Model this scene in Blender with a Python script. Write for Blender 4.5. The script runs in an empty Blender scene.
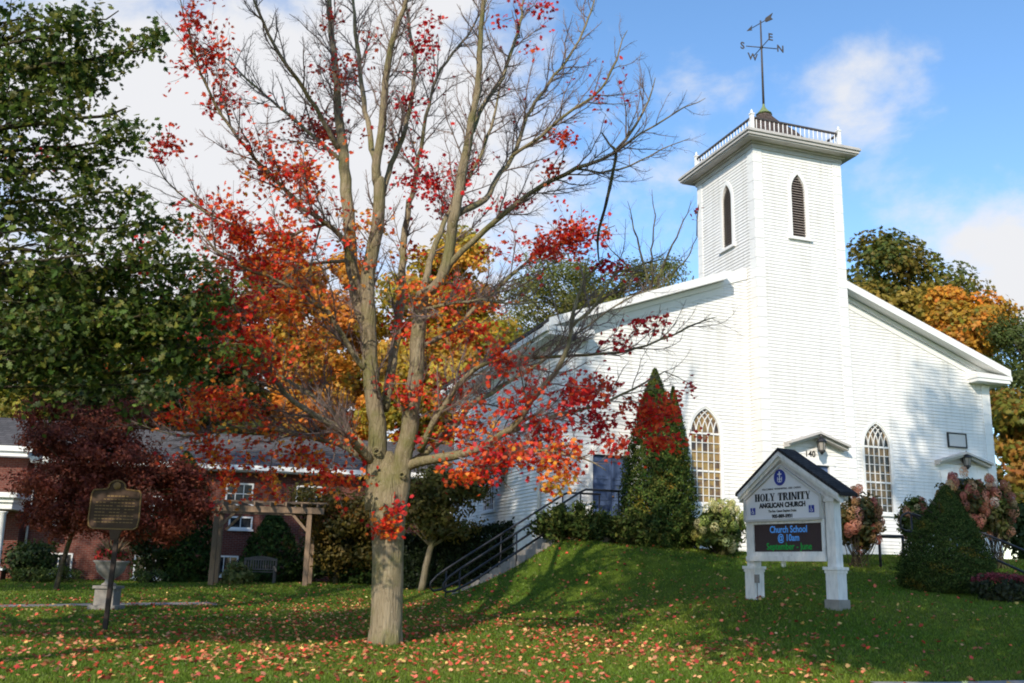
import bpy, math, random
import numpy as np
from mathutils import Matrix, Vector
rng = np.random.default_rng(7)
random.seed(7)
SC = bpy.context.scene
COL = SC.collection
R_ = math.radians

# ------------------------------------------------------------------ camera
F_PX, PITCH, ROLL, CZ = 982.3, R_(13.348), R_(1.5185), 1.4
_f = np.array([0, math.cos(PITCH), math.sin(PITCH)])
_u0 = np.array([0, -math.sin(PITCH), math.cos(PITCH)])
_r0 = np.array([1.0, 0, 0])
_r = _r0 * math.cos(ROLL) + _u0 * math.sin(ROLL)
_u = -_r0 * math.sin(ROLL) + _u0 * math.cos(ROLL)
cam_data = bpy.data.cameras.new('camera')
cam = bpy.data.objects.new('camera', cam_data)
COL.objects.link(cam)
cam_data.sensor_width = 36
cam_data.lens = F_PX * 36 / 1024
cam_data.clip_end = 3000
cam.matrix_world = Matrix(((_r[0], _u[0], -_f[0], 0), (_r[1], _u[1], -_f[1], 0), (_r[2], _u[2], -_f[2], CZ), (0, 0, 0, 1)))
SC.camera = cam

def at(px, py, Y):
    """world point at depth Y (metres ahead) seen along a line of sight of the survey"""
    d = _f + _r * (px - 512) / F_PX - _u * (py - 341.5) / F_PX
    return np.array([0, 0, CZ]) + d * Y / d[1]

def proj(P):
    d = np.asarray(P, float) - np.array([0, 0, CZ])
    z = d @ _f
    return 512 + F_PX * (d @ _r) / z, 341.5 - F_PX * (d @ _u) / z

# ------------------------------------------------------------------ world, sun, exposure
SUN_AZ, SUN_EL = R_(-20), R_(31)          # sun stands behind the viewer, a little to the left
SUN_DIR = np.array([math.sin(SUN_AZ) * math.cos(SUN_EL), -math.cos(SUN_AZ) * math.cos(SUN_EL), math.sin(SUN_EL)])
world = bpy.data.worlds.new("World")
SC.world = world
world.use_nodes = True
nt = world.node_tree
nt.nodes.clear()
def wn(t, **k):
    n = nt.nodes.new(t)
    for a, b in k.items(): setattr(n, a, b)
    return n
def wl(a, b): nt.links.new(a, b)
def wmath(op, a, b=None, clamp=False):
    n = wn('ShaderNodeMath', operation=op, use_clamp=clamp)
    for i, v in enumerate((a, b)):
        if v is None: continue
        if isinstance(v, (int, float)): n.inputs[i].default_value = v
        else: wl(v, n.inputs[i])
    return n.outputs[0]
sky = wn('ShaderNodeTexSky', sky_type='NISHITA', sun_disc=False)
sky.sun_elevation = SUN_EL
sky.sun_rotation = math.atan2(SUN_DIR[0], SUN_DIR[1])
sky.altitude = 100; sky.air_density = 1.0; sky.dust_density = 0.3; sky.ozone_density = 2.0
tc = wn('ShaderNodeTexCoord')
sepd = wn('ShaderNodeSeparateXYZ'); wl(tc.outputs['Generated'], sepd.inputs[0])
zc = wmath('MAXIMUM', sepd.outputs[2], 0.06)
cx_ = wmath('DIVIDE', sepd.outputs[0], wmath('ADD', zc, 0.25)); cy_ = wmath('DIVIDE', sepd.outputs[1], wmath('ADD', zc, 0.25))
cmb = wn('ShaderNodeCombineXYZ'); wl(cx_, cmb.inputs[0]); wl(cy_, cmb.inputs[1]); wl(sepd.outputs[2], cmb.inputs[2])
nz = wn('ShaderNodeTexNoise'); nz.inputs['Scale'].default_value = 3.1; nz.inputs['Detail'].default_value = 9; nz.inputs['Roughness'].default_value = 0.58
nz.inputs['Distortion'].default_value = 0.15
smp = wn('ShaderNodeMapping'); smp.inputs['Scale'].default_value = (2.3, 2.3, 3.4); wl(tc.outputs['Generated'], smp.inputs[0]); wl(smp.outputs[0], nz.inputs['Vector'])
bias = None
for (px, py, s, w) in ((835, 85, .055, .19), (912, 70, .042, .18), (915, 232, .055, .24), (1030, 222, .06, .22), (100, 200, .34, .34), (400, 60, .13, .20), (300, 330, .26, .34), (640, 235, .05, .08), (1000, 295, .06, .22), (730, 60, .04, .05)):
    d = at(px, py, 1.0) - np.array([0, 0, CZ]); d /= np.linalg.norm(d)
    vd = wn('ShaderNodeVectorMath', operation='DISTANCE'); wl(tc.outputs['Generated'], vd.inputs[0]); vd.inputs[1].default_value = tuple(d)
    q = wmath('DIVIDE', vd.outputs['Value'], s); q = wmath('MULTIPLY', q, q); q = wmath('MULTIPLY', q, -1.0)
    e = wmath('MULTIPLY', wmath('EXPONENT', q), w)
    bias = e if bias is None else wmath('ADD', bias, e)
dens = wmath('ADD', nz.outputs['Fac'], wmath('MINIMUM', bias, 0.42))
cl = wn('ShaderNodeMapRange', interpolation_type='SMOOTHSTEP'); cl.inputs['From Min'].default_value = 0.60; cl.inputs['From Max'].default_value = 0.90
wl(dens, cl.inputs['Value'])
hsv = wn('ShaderNodeHueSaturation'); hsv.inputs['Saturation'].default_value = 1.14; hsv.inputs['Value'].default_value = 1.60
wl(sky.outputs[0], hsv.inputs['Color'])
mx = wn('ShaderNodeMix', data_type='RGBA'); wl(cl.outputs[0], mx.inputs['Factor']); wl(hsv.outputs[0], mx.inputs[6])
mx.inputs[7].default_value = (5.45, 5.5, 5.7, 1)
bg = wn('ShaderNodeBackground'); bg.inputs['Strength'].default_value = 0.145
wl(mx.outputs[2], bg.inputs['Color'])
wo = wn('ShaderNodeOutputWorld'); wl(bg.outputs[0], wo.inputs['Surface'])

sd = bpy.data.lights.new('sun', 'SUN'); sd.energy = 4.4; sd.angle = R_(0.53); sd.color = (1.0, 0.89, 0.73)
so = bpy.data.objects.new('sun', sd); COL.objects.link(so)
so.rotation_euler = Vector(SUN_DIR).to_track_quat('Z', 'Y').to_euler()
so.location = (-20, -60, 60)
SC.view_settings.view_transform = 'Standard'; SC.view_settings.look = 'None'
SC.view_settings.exposure = 0.13; SC.view_settings.gamma = 1.0
SC.view_settings.use_curve_mapping = False
SC.render.engine = 'CYCLES'
SC.cycles.max_bounces = 6; SC.cycles.diffuse_bounces = 3; SC.cycles.glossy_bounces = 2; SC.cycles.transmission_bounces = 3
SC.cycles.caustics_reflective = False; SC.cycles.caustics_refractive = False
SC.cycles.use_denoising = True
SC.cycles.filter_width = 1.9

# ------------------------------------------------------------------ materials
MATS = {}
def base_mat(name):
    m = bpy.data.materials.new(name); m.use_nodes = True
    m.node_tree.nodes.clear()
    return m, m.node_tree
class NT:
    def __init__(s, name):
        s.m, s.t = base_mat(name)
        s.out = s.n('ShaderNodeOutputMaterial')
    def n(s, t, **k):
        x = s.t.nodes.new(t)
        for a, b in k.items(): setattr(x, a, b)
        return x
    def l(s, a, b): s.t.links.new(a, b)
    def coords(s, scale=(1, 1, 1), kind='Object'):
        c = s.n('ShaderNodeTexCoord'); mp = s.n('ShaderNodeMapping'); mp.inputs['Scale'].default_value = scale
        s.l(c.outputs[kind], mp.inputs[0]); return mp.outputs[0]
    def noise(s, vec, scale, detail=6, rough=.6):
        x = s.n('ShaderNodeTexNoise'); x.inputs['Scale'].default_value = scale; x.inputs['Detail'].default_value = detail; x.inputs['Roughness'].default_value = rough
        s.l(vec, x.inputs['Vector']); return x.outputs['Fac']
    def ramp(s, fac, stops):
        r = s.n('ShaderNodeValToRGB'); e = r.color_ramp.elements
        while len(e) < len(stops): e.new(0.5)
        for i, (p, c) in enumerate(stops):
            e[i].position = p; e[i].color = (*c, 1)
        s.l(fac, r.inputs[0]); return r.outputs[0]
    def bump(s, h, strength, dist=.02):
        b = s.n('ShaderNodeBump'); b.inputs['Strength'].default_value = strength; b.inputs['Distance'].default_value = dist
        s.l(h, b.inputs['Height']); return b.outputs[0]
    def pbsdf(s, color, rough=.7, normal=None, spec=.3, metal=0):
        p = s.n('ShaderNodeBsdfPrincipled')
        if isinstance(color, tuple): p.inputs['Base Color'].default_value = (*color, 1)
        else: s.l(color, p.inputs['Base Color'])
        p.inputs['Roughness'].default_value = rough; p.inputs['Metallic'].default_value = metal
        p.inputs['Specular IOR Level'].default_value = spec
        if normal is not None: s.l(normal, p.inputs['Normal'])
        s.l(p.outputs[0], s.out.inputs['Surface']); return p
def sc3(c, k): return tuple(min(1, x * k) for x in c)
def pmat(name, c, var=.25, scale=4, rough=.7, bump=.15, bscale=40, stretch=(1, 1, 1), spec=.3, metal=0):
    if name in MATS: return MATS[name]
    t = NT(name); v = t.coords(stretch)
    n = t.noise(v, scale)
    col = t.ramp(n, [(.28, sc3(c, 1 - var)), (.5, c), (.75, sc3(c, 1 + var * .7))])
    nb = t.noise(v, bscale, 4)
    t.pbsdf(col, rough, t.bump(nb, bump) if bump else None, spec, metal)
    MATS[name] = t.m; return t.m

def leaf_mat(name, trans=.35, rough=.55, gloss=.015):
    t = NT(name)
    a = t.n('ShaderNodeAttribute'); a.attribute_name = 'col'
    d = t.n('ShaderNodeBsdfDiffuse'); t.l(a.outputs['Color'], d.inputs['Color'])
    tr = t.n('ShaderNodeBsdfTranslucent')
    t.l(a.outputs['Color'], tr.inputs['Color'])
    m1 = t.n('ShaderNodeMixShader'); m1.inputs[0].default_value = trans; t.l(d.outputs[0], m1.inputs[1]); t.l(tr.outputs[0], m1.inputs[2])
    g = t.n('ShaderNodeBsdfGlossy'); g.inputs['Roughness'].default_value = rough; g.inputs['Color'].default_value = (1, 1, 1, 1)
    m2 = t.n('ShaderNodeMixShader'); m2.inputs[0].default_value = gloss; t.l(m1.outputs[0], m2.inputs[1]); t.l(g.outputs[0], m2.inputs[2])
    t.l(m2.outputs[0], t.out.inputs['Surface']); return t.m
M_LEAF = leaf_mat('leaf', .45)
M_LITTER = leaf_mat('leaf_litter', .15)
M_NEEDLE = leaf_mat('needle', .15, .6, .004)
M_GRASS = leaf_mat('grass_blade', .30, .5)

def painted_boards(name):
    t = NT(name); v = t.coords((1, 1, 1)); n = t.noise(v, .8, 5); st = t.noise(t.coords((5, 5, .35)), 1.0, 6, .7); wear = t.noise(t.coords((2.2, 2.2, 3)), 2.2, 8, .7)
    col = t.ramp(n, [(.30, (.755, .75, .725)), (.55, (.80, .80, .785)), (.75, (.815, .815, .805))])
    m = t.n('ShaderNodeMix', data_type='RGBA', blend_type='MULTIPLY'); m.inputs[0].default_value = .8; t.l(col, m.inputs[6]); t.l(t.ramp(st, [(.30, (.80, .785, .75)), (.52, (1, 1, 1))]), m.inputs[7])
    m2 = t.n('ShaderNodeMix', data_type='RGBA'); t.l(t.ramp(wear, [(.74, (0, 0, 0)), (.82, (.5, .5, .5))]), m2.inputs[0]); t.l(m.outputs[2], m2.inputs[6]); m2.inputs[7].default_value = (.50, .47, .43, 1)
    t.pbsdf(m2.outputs[2], .6, t.bump(wear, .12, .01), .3); return t.m
M_SIDING = painted_boards('white_siding_paint')
M_TRIM = pmat('white_trim_paint', (.80, .80, .78), .05, 2, .5, .05, 40, spec=.35)
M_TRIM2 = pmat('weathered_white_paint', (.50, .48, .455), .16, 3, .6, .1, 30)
M_DARKWALL = pmat('sheathing', (.3, .29, .27), .1, 3, .9, 0)
M_SHINGLE = None
def shingle(name, c1, c2, sx=1.0, coordvec='xz'):
    t = NT(name); c = t.n('ShaderNodeTexCoord'); s = t.n('ShaderNodeSeparateXYZ'); t.l(c.outputs['Object'], s.inputs[0])
    cm = t.n('ShaderNodeCombineXYZ')
    if coordvec == 'xz':
        t.l(s.outputs[0], cm.inputs[0]); t.l(s.outputs[2], cm.inputs[1])
    elif coordvec == 'yx':
        t.l(s.outputs[1], cm.inputs[0]); t.l(s.outputs[0], cm.inputs[1])
    b = t.n('ShaderNodeTexBrick'); t.l(cm.outputs[0], b.inputs['Vector'])
    b.inputs['Color1'].default_value = (*c1, 1); b.inputs['Color2'].default_value = (*c2, 1); b.inputs['Mortar'].default_value = (*sc3(c1, .45), 1)
    b.inputs['Scale'].default_value = 1.0; b.inputs['Mortar Size'].default_value = .008
    b.inputs['Brick Width'].default_value = .3 * sx; b.inputs['Row Height'].default_value = .13 * sx
    n = t.noise(t.coords(), 3.0); mxn = t.n('ShaderNodeMix', data_type='RGBA', blend_type='MULTIPLY'); mxn.inputs[0].default_value = .5
    r = t.ramp(n, [(.3, (.55, .55, .55)), (.7, (1.2, 1.2, 1.2))]); t.l(b.outputs[0], mxn.inputs[6]); t.l(r, mxn.inputs[7])
    t.pbsdf(mxn.outputs[2], .9, t.bump(b.outputs['Fac'], -.4), .15); return t.m
M_ROOF = shingle('church_roof_shingles', (.06, .055, .055), (.09, .08, .075), coordvec='yx')
M_HROOF = shingle('grey_roof_shingles', (.08, .077, .078), (.115, .108, .11))
M_TROOF = shingle('brown_wood_shingles', (.072, .054, .046), (.11, .082, .07), .8)
M_SROOF = shingle('sign_roof_shingles', (.028, .026, .028), (.05, .045, .047), .6, 'yx')
def brick(name):
    t = NT(name); c = t.n('ShaderNodeTexCoord'); s = t.n('ShaderNodeSeparateXYZ'); t.l(c.outputs['Object'], s.inputs[0])
    ad = t.n('ShaderNodeMath', operation='ADD'); t.l(s.outputs[0], ad.inputs[0]); t.l(s.outputs[1], ad.inputs[1])
    cm = t.n('ShaderNodeCombineXYZ'); t.l(ad.outputs[0], cm.inputs[0]); t.l(s.outputs[2], cm.inputs[1])
    b = t.n('ShaderNodeTexBrick'); t.l(cm.outputs[0], b.inputs['Vector'])
    b.inputs['Color1'].default_value = (.165, .042, .028, 1); b.inputs['Color2'].default_value = (.11, .029, .022, 1); b.inputs['Mortar'].default_value = (.18, .145, .12, 1)
    b.inputs['Scale'].default_value = 1.0; b.inputs['Mortar Size'].default_value = .007; b.inputs['Brick Width'].default_value = .22; b.inputs['Row Height'].default_value = .075
    n = t.noise(t.coords(), 2.0); mxn = t.n('ShaderNodeMix', data_type='RGBA', blend_type='MULTIPLY'); mxn.inputs[0].default_value = .6
    r = t.ramp(n, [(.3, (.6, .6, .6)), (.7, (1.25, 1.2, 1.2))]); t.l(b.outputs[0], mxn.inputs[6]); t.l(r, mxn.inputs[7])
    t.pbsdf(mxn.outputs[2], .85, t.bump(b.outputs['Fac'], -.3), .2); return t.m
M_BRICK = brick('red_brick')
M_BLUEDOOR = pmat('blue_grey_door_paint', (.085, .13, .25), .15, 3, .45, .05, 30)
M_BLACK = pmat('black_metal_paint', (.012, .012, .014), .2, 6, .4, .05, 60, spec=.5)
M_GREENCOPPER = pmat('patina_copper', (.19, .24, .10), .3, 8, .6, .1)
M_RAIL_DARK = pmat('dark_rail', (.07, .06, .055), .3, 6, .6, .1)
M_CONC = pmat('concrete', (.27, .25, .225), .25, 5, .9, .25, 60)
M_STONE = pmat('weathered_cast_stone', (.24, .22, .20), .35, 6, .9, .4, 40)
M_WOOD = pmat('weathered_cedar_wood', (.24, .165, .11), .35, 6, .8, .3, 40, (4, 4, .6))
M_BENCH = pmat('grey_teak', (.13, .125, .125), .3, 6, .8, .2, 40)
M_LOUVRE = pmat('louvre_slat_paint', (.24, .20, .18), .2, 6, .7, .05)
M_DARK = pmat('dark_interior', (.012, .011, .01), .2, 3, .9, 0)
M_BRONZE = pmat('brown_plaque_enamel', (.05, .024, .012), .25, 6, .5, .1, 50)
M_GOLD = pmat('dull_gold_paint', (.26, .16, .06), .2, 10, .45, .05)
M_POST = pmat('dark_brown_post', (.03, .018, .014), .25, 6, .6, .2)
M_INK = pmat('black_lettering', (.012, .012, .014), .1, 6, .6, 0)
M_BLUEINK = pmat('royal_blue_vinyl', (.02, .035, .27), .1, 6, .5, 0)
M_SIGNPANEL = pmat('sign_panel_white', (.70, .69, .72), .03, 2, .45, .03)
M_SIGNPAINT = pmat('sign_wood_white_paint', (.73, .71, .695), .20, 5, .6, .12, 30, (3, 3, .8))
M_SCREEN = pmat('led_screen_face', (.045, .026, .026), .12, 30, .6, .1, 90)
M_PLAQUEFACE = pmat('wall_plaque_face', (.6, .58, .56), .06, 20, .5, .05)
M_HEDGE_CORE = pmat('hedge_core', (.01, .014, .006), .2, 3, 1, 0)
def emit_mat(name, c, s):
    t = NT(name); e = t.n('ShaderNodeEmission'); e.inputs[0].default_value = (*c, 1); e.inputs[1].default_value = s
    t.l(e.outputs[0], t.out.inputs['Surface']); return t.m
M_LEDBLUE = emit_mat('led_blue', (.10, .36, .95), .42)
M_LEDGREEN = emit_mat('led_green', (.02, .30, .07), .42)
def glass_mat(name, stops, sx=.2, sz=.27):
    t = NT(name); c = t.n('ShaderNodeTexCoord'); s = t.n('ShaderNodeSeparateXYZ'); t.l(c.outputs['Object'], s.inputs[0])
    mp = t.n('ShaderNodeMapping'); mp.inputs['Scale'].default_value = (1 / sx, 1 / sx, 1 / sz); t.l(c.outputs['Object'], mp.inputs[0])
    fl = t.n('ShaderNodeVectorMath', operation='FLOOR'); t.l(mp.outputs[0], fl.inputs[0])
    w = t.n('ShaderNodeTexWhiteNoise'); t.l(fl.outputs[0], w.inputs['Vector'])
    n = t.noise(t.coords(), 1.6, 4)
    ad = t.n('ShaderNodeMath', operation='MULTIPLY_ADD'); t.l(w.outputs['Value'], ad.inputs[0]); ad.inputs[1].default_value = .28; t.l(n, ad.inputs[2])
    sb = t.n('ShaderNodeMath', operation='SUBTRACT'); t.l(ad.outputs[0], sb.inputs[0]); sb.inputs[1].default_value = .14
    col = t.ramp(sb.outputs[0], stops)
    t.pbsdf(col, .08, t.bump(t.noise(t.coords(), 5, 2), .06), .5); return t.m
M_AMBER = glass_mat('amber_stained_glass', [(.30, (.035, .02, .014)), (.46, (.13, .07, .03)), (.58, (.30, .20, .05)), (.75, (.24, .12, .045))])
M_OLIVEGL = glass_mat('dim_stained_glass', [(.32, (.012, .012, .011)), (.48, (.05, .037, .022)), (.60, (.20, .125, .045)), (.78, (.07, .05, .03))])
M_SIDEGL = glass_mat('brown_blind_glass', [(.3, (.12, .075, .06)), (.6, (.2, .125, .10))])
M_HOUSEGL = glass_mat('house_glass', [(.3, (.012, .013, .015)), (.7, (.05, .055, .06))])
M_LAMPGL = pmat('frosted_lamp_glass', (.30, .28, .25), .1, 6, .3, 0)

def bark(name, c1, c2, c3, sv=(11, 11, 1.4)):
    t = NT(name); v = t.coords(sv); n = t.noise(v, 1.0, 10, .72); n2 = t.noise(t.coords(), 1.6, 5); n3 = t.noise(t.coords(), 26, 5, .7)
    vo = t.n('ShaderNodeTexVoronoi', feature='DISTANCE_TO_EDGE'); vo.inputs['Scale'].default_value = 1.3; t.l(t.coords((13, 13, 1.7)), vo.inputs['Vector'])
    col = t.ramp(n, [(.25, c1), (.48, c2), (.75, c3)])
    def mix(fac, a, b, bt='MIX'):
        m = t.n('ShaderNodeMix', data_type='RGBA', blend_type=bt)
        if isinstance(fac, float): m.inputs[0].default_value = fac
        else: t.l(fac, m.inputs[0])
        t.l(a, m.inputs[6])
        if isinstance(b, tuple): m.inputs[7].default_value = (*b, 1)
        else: t.l(b, m.inputs[7])
        return m.outputs[2]
    moss = mix(t.ramp(n2, [(.46, (0, 0, 0)), (.64, (.8, .8, .8))]), col, (.17, .165, .06))
    lich = mix(t.ramp(n3, [(.60, (0, 0, 0)), (.70, (.55, .55, .55))]), moss, (.42, .40, .33))
    crack = mix(1.0, lich, t.ramp(vo.outputs['Distance'], [(.0, (.70, .68, .65)), (.06, (1, 1, 1))]), 'MULTIPLY')
    ad = t.n('ShaderNodeMath', operation='MULTIPLY_ADD'); t.l(vo.outputs['Distance'], ad.inputs[0]); ad.inputs[1].default_value = .6; t.l(n, ad.inputs[2])
    t.pbsdf(crack, .92, t.bump(ad.outputs[0], 1.0, .05), .12); return t.m
M_BARK = bark('maple_bark', (.13, .10, .065), (.27, .22, .145), (.39, .325, .225))
M_TWIG = pmat('maple_twig', (.19, .14, .125), .3, 5, .8, .2)
M_BARKD = bark('dark_bark', (.02, .016, .013), (.05, .04, .03), (.10, .08, .06))

# ------------------------------------------------------------------ object helpers
def tag(o, label=None, cat=None, group=None, kind=None):
    if label: o['label'] = label
    if cat: o['category'] = cat
    if group: o['group'] = group
    if kind: o['kind'] = kind
    return o
def thing(name, label, cat, loc, rz=0, group=None):
    o = bpy.data.objects.new(name, None); COL.objects.link(o)
    o.empty_display_size = .2
    o.location = tuple(float(v) for v in loc); o.rotation_euler = (0, 0, rz)
    return tag(o, label, cat, group)
def root_of(o):
    while o.parent: o = o.parent
    return o
class MB:
    def __init__(s): s.v = []; s.f = []; s.mi = []; s.cur = 0; s.sm = []; s.smooth = False
    def add(s, vs, fs):
        b = len(s.v); s.v.extend([tuple(map(float, p)) for p in vs])
        for f in fs: s.f.append([b + i for i in f]); s.mi.append(s.cur); s.sm.append(s.smooth)
    def box(s, c, d, rz=0, tf=None):
        x, y, z = [k / 2 for k in d]
        P = [(-x, -y, -z), (x, -y, -z), (x, y, -z), (-x, y, -z), (-x, -y, z), (x, -y, z), (x, y, z), (-x, y, z)]
        if rz: P = [(p[0] * math.cos(rz) - p[1] * math.sin(rz), p[0] * math.sin(rz) + p[1] * math.cos(rz), p[2]) for p in P]
        if tf is not None: P = [tuple(tf @ Vector(p)) for p in P]
        P = [(p[0] + c[0], p[1] + c[1], p[2] + c[2]) for p in P]
        s.add(P, [(0, 3, 2, 1), (4, 5, 6, 7), (0, 1, 5, 4), (1, 2, 6, 5), (2, 3, 7, 6), (3, 0, 4, 7)])
    def span(s, x0, x1, y0, y1, z0, z1): s.box(((x0 + x1) / 2, (y0 + y1) / 2, (z0 + z1) / 2), (x1 - x0, y1 - y0, z1 - z0))
    def beam(s, a, b, w, h, upv=(0, 0, 1)):
        a = Vector(a); b = Vector(b); d = b - a; L = d.length; d.normalize()
        u = Vector(upv); x = d.cross(u)
        if x.length < 1e-4: x = d.cross(Vector((1, 0, 0)))
        x.normalize(); u = x.cross(d)
        P = []
        for t in (a, b):
            for (i, j) in ((-1, -1), (1, -1), (1, 1), (-1, 1)): P.append(t + x * (w / 2 * i) + u * (h / 2 * j))
        s.add(P, [(0, 1, 2, 3), (7, 6, 5, 4), (0, 4, 5, 1), (1, 5, 6, 2), (2, 6, 7, 3), (3, 7, 4, 0)])
    def tube(s, pts, rad, n=6, caps=True, noise=0):
        pts = [np.asarray(p, float) for p in pts]; m = len(pts)
        if np.isscalar(rad): rad = [rad] * m
        T = []
        for i in range(m):
            t = pts[min(i + 1, m - 1)] - pts[max(i - 1, 0)]; L = np.linalg.norm(t); T.append(t / L if L > 1e-9 else np.array([0, 0, 1.]))
        a = np.array([0, 0, 1.]) if abs(T[0][2]) < .9 else np.array([1., 0, 0])
        x = np.cross(T[0], a); x /= np.linalg.norm(x)
        vs = []; ang = np.arange(n) * 2 * math.pi / n
        for i in range(m):
            x = x - T[i] * (x @ T[i]); L = np.linalg.norm(x); x = x / L if L > 1e-6 else np.cross(T[i], [0.3, .7, .1]); y = np.cross(T[i], x)
            for k in range(n):
                r = rad[i] * (1 + (noise * (rng.random() - .5) if noise else 0))
                vs.append(pts[i] + x * (math.cos(ang[k]) * r) + y * (math.sin(ang[k]) * r))
        fs = []
        for i in range(m - 1):
            for k in range(n):
                k2 = (k + 1) % n; fs.append((i * n + k, i * n + k2, (i + 1) * n + k2, (i + 1) * n + k))
        if caps: fs.append(tuple(range(n - 1, -1, -1))); fs.append(tuple((m - 1) * n + k for k in range(n)))
        o = s.smooth; s.smooth = n > 5 or o; s.add(vs, fs); s.smooth = o
    def lathe(s, prof, c, n=16, phase=0):
        vs = []; fs = []
        for (r, z) in prof:
            for k in range(n):
                a = phase + 2 * math.pi * k / n; vs.append((c[0] + r * math.cos(a), c[1] + r * math.sin(a), c[2] + z))
        for i in range(len(prof) - 1):
            for k in range(n): k2 = (k + 1) % n; fs.append((i * n + k, i * n + k2, (i + 1) * n + k2, (i + 1) * n + k))
        fs.append(tuple(range(n - 1, -1, -1))); fs.append(tuple((len(prof) - 1) * n + k for k in range(n)))
        s.add(vs, fs)
    def prism(s, poly, f0, f1):
        """poly: 2D list; f0,f1 map 2D->3D for the two caps (counter clockwise seen from f0)"""
        n = len(poly); vs = [f0(*p) for p in poly] + [f1(*p) for p in poly]
        fs = [tuple(range(n)), tuple(range(2 * n - 1, n - 1, -1))]
        for i in range(n): j = (i + 1) % n; fs.append((j, i, n + i, n + j))
        s.add(vs, fs)
    def build(s, name, mat, parent=None, world=False, dz=0.0):
        me = bpy.data.meshes.new(name)
        off = np.zeros(3)
        if world and parent is not None: off = np.array(root_of(parent).location)
        v = np.array(s.v).reshape(-1, 3) - off + np.array([0, 0, dz])
        me.from_pydata(v.tolist(), [], s.f)
        for m in (mat if isinstance(mat, (list, tuple)) else [mat]): me.materials.append(m)
        me.polygons.foreach_set('material_index', s.mi); me.polygons.foreach_set('use_smooth', s.sm)
        me.update()
        o = bpy.data.objects.new(name, me); COL.objects.link(o)
        if parent is not None: o.parent = parent
        return o

# leaf templates (x across, y along; origin at the leaf's middle)
def star(tips, dips):
    pts = []
    for a, b in zip(tips, dips): pts += [a, b]
    return np.array(pts, float)
T_MAPLE = np.array([(0, -.42), (.10, -.22), (.34, -.36), (.30, -.12), (.56, .04), (.34, .10), (.42, .34), (.16, .22), (0, .58), (-.16, .22), (-.42, .34), (-.34, .10), (-.56, .04), (-.30, -.12), (-.34, -.36), (-.10, -.22)])
T_OAK = np.array([(0, -.6), (.07, -.38), (.22, -.40), (.25, -.28), (.13, -.18), (.30, -.14), (.38, -.02), (.34, .08), (.17, .08), (.30, .24), (.28, .36), (.13, .34), (.08, .52), (0, .6), (-.09, .5), (-.13, .33), (-.28, .36), (-.31, .23), (-.17, .07), (-.35, .08), (-.38, -.03), (-.29, -.15), (-.13, -.19), (-.25, -.29), (-.22, -.40), (-.07, -.38)])
T_OVAL = np.array([(0, -.5), (.22, -.2), (.24, .12), (0, .5), (-.24, .12), (-.22, -.2)])
T_CLUMP = np.array([(.05, -.5), (.2, -.22), (.5, -.28), (.3, .02), (.52, .3), (.16, .24), (-.02, .55), (-.2, .2), (-.5, .26), (-.3, -.04), (-.42, -.36), (-.12, -.24)])
T_NEEDLE = np.array([(0, -.5), (.07, -.1), (0, .5), (-.07, -.1)])
T_SPRAY = np.array([(0, -.5), (.12, -.2), (.26, .1), (.10, .14), (.06, .5), (-.05, .2), (-.22, .24), (-.13, -.1)])

def leaves(name, P, N, size, cols, mat, parent=None, templ=T_MAPLE, world=True, along=None, fold=.18):
    """P centres, N normals, size scalar/array, cols (n,3): one n-gon fan per leaf"""
    P = np.asarray(P, float); n = len(P)
    if n == 0: return None
    N = np.asarray(N, float); N = N / (np.linalg.norm(N, axis=1, keepdims=True) + 1e-9)
    A = rng.normal(size=(n, 3)) if along is None else np.asarray(along, float) + rng.normal(size=(n, 3)) * .15
    A = A - N * np.sum(A * N, axis=1, keepdims=True); A /= (np.linalg.norm(A, axis=1, keepdims=True) + 1e-9)
    B = np.cross(A, N)
    size = np.broadcast_to(np.asarray(size, float), (n,))
    k = len(templ); tv = np.vstack([[(0, 0)], templ])
    wob = 1 + rng.normal(size=(n, k + 1)) * .06
    X = tv[None, :, 0] * size[:, None] * wob; Y = tv[None, :, 1] * size[:, None] * wob
    Z = -np.abs(tv[None, :, 0]) * size[:, None] * (fold * rng.uniform(-.6, 1.6, size=(n, 1))) - (tv[None, :, 1] ** 2) * size[:, None] * rng.uniform(-.3, .6, size=(n, 1))
    V = P[:, None, :] + B[:, None, :] * X[..., None] + A[:, None, :] * Y[..., None] + N[:, None, :] * Z[..., None]
    if world and parent is not None: V = V - np.array(root_of(parent).location)
    V = V.reshape(-1, 3).astype(np.float32)
    i = np.arange(k); tri = np.stack([np.zeros(k, int), i + 1, (i + 1) % k + 1], 1)
    F = (np.arange(n)[:, None, None] * (k + 1) + tri[None]).reshape(-1, 3).astype(np.int32)
    me = bpy.data.meshes.new(name)
    me.vertices.add(len(V)); me.vertices.foreach_set('co', V.ravel())
    me.loops.add(F.size); me.loops.foreach_set('vertex_index', F.ravel())
    me.polygons.add(len(F)); me.polygons.foreach_set('loop_start', np.arange(0, F.size, 3, dtype=np.int32)); me.polygons.foreach_set('loop_total', np.full(len(F), 3, np.int32))
    me.update(calc_edges=True)
    ca = me.attributes.new('col', 'FLOAT_COLOR', 'POINT')
    c4 = np.ones((n, k + 1, 4), np.float32); c4[:, :, :3] = np.asarray(cols)[:, None, :]
    ca.data.foreach_set('color', c4.ravel())
    me.materials.append(mat)
    o = bpy.data.objects.new(name, me); COL.objects.link(o)
    if parent is not None: o.parent = parent
    return o
def pick(pal, n, jit=.22, w=None):
    pal = np.array(pal, float); c = pal[rng.choice(len(pal), n, p=w)]
    return np.clip(c * np.exp(rng.normal(size=(n, 1)) * jit) * (1 + rng.normal(size=(n, 3)) * .06), .002, .95)
RED = [(.66, .028, .016), (.76, .07, .022), (.54, .018, .018), (.80, .12, .03)]
CRIM = [(.58, .014, .026), (.68, .026, .036), (.46, .010, .018), (.72, .05, .035)]
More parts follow.
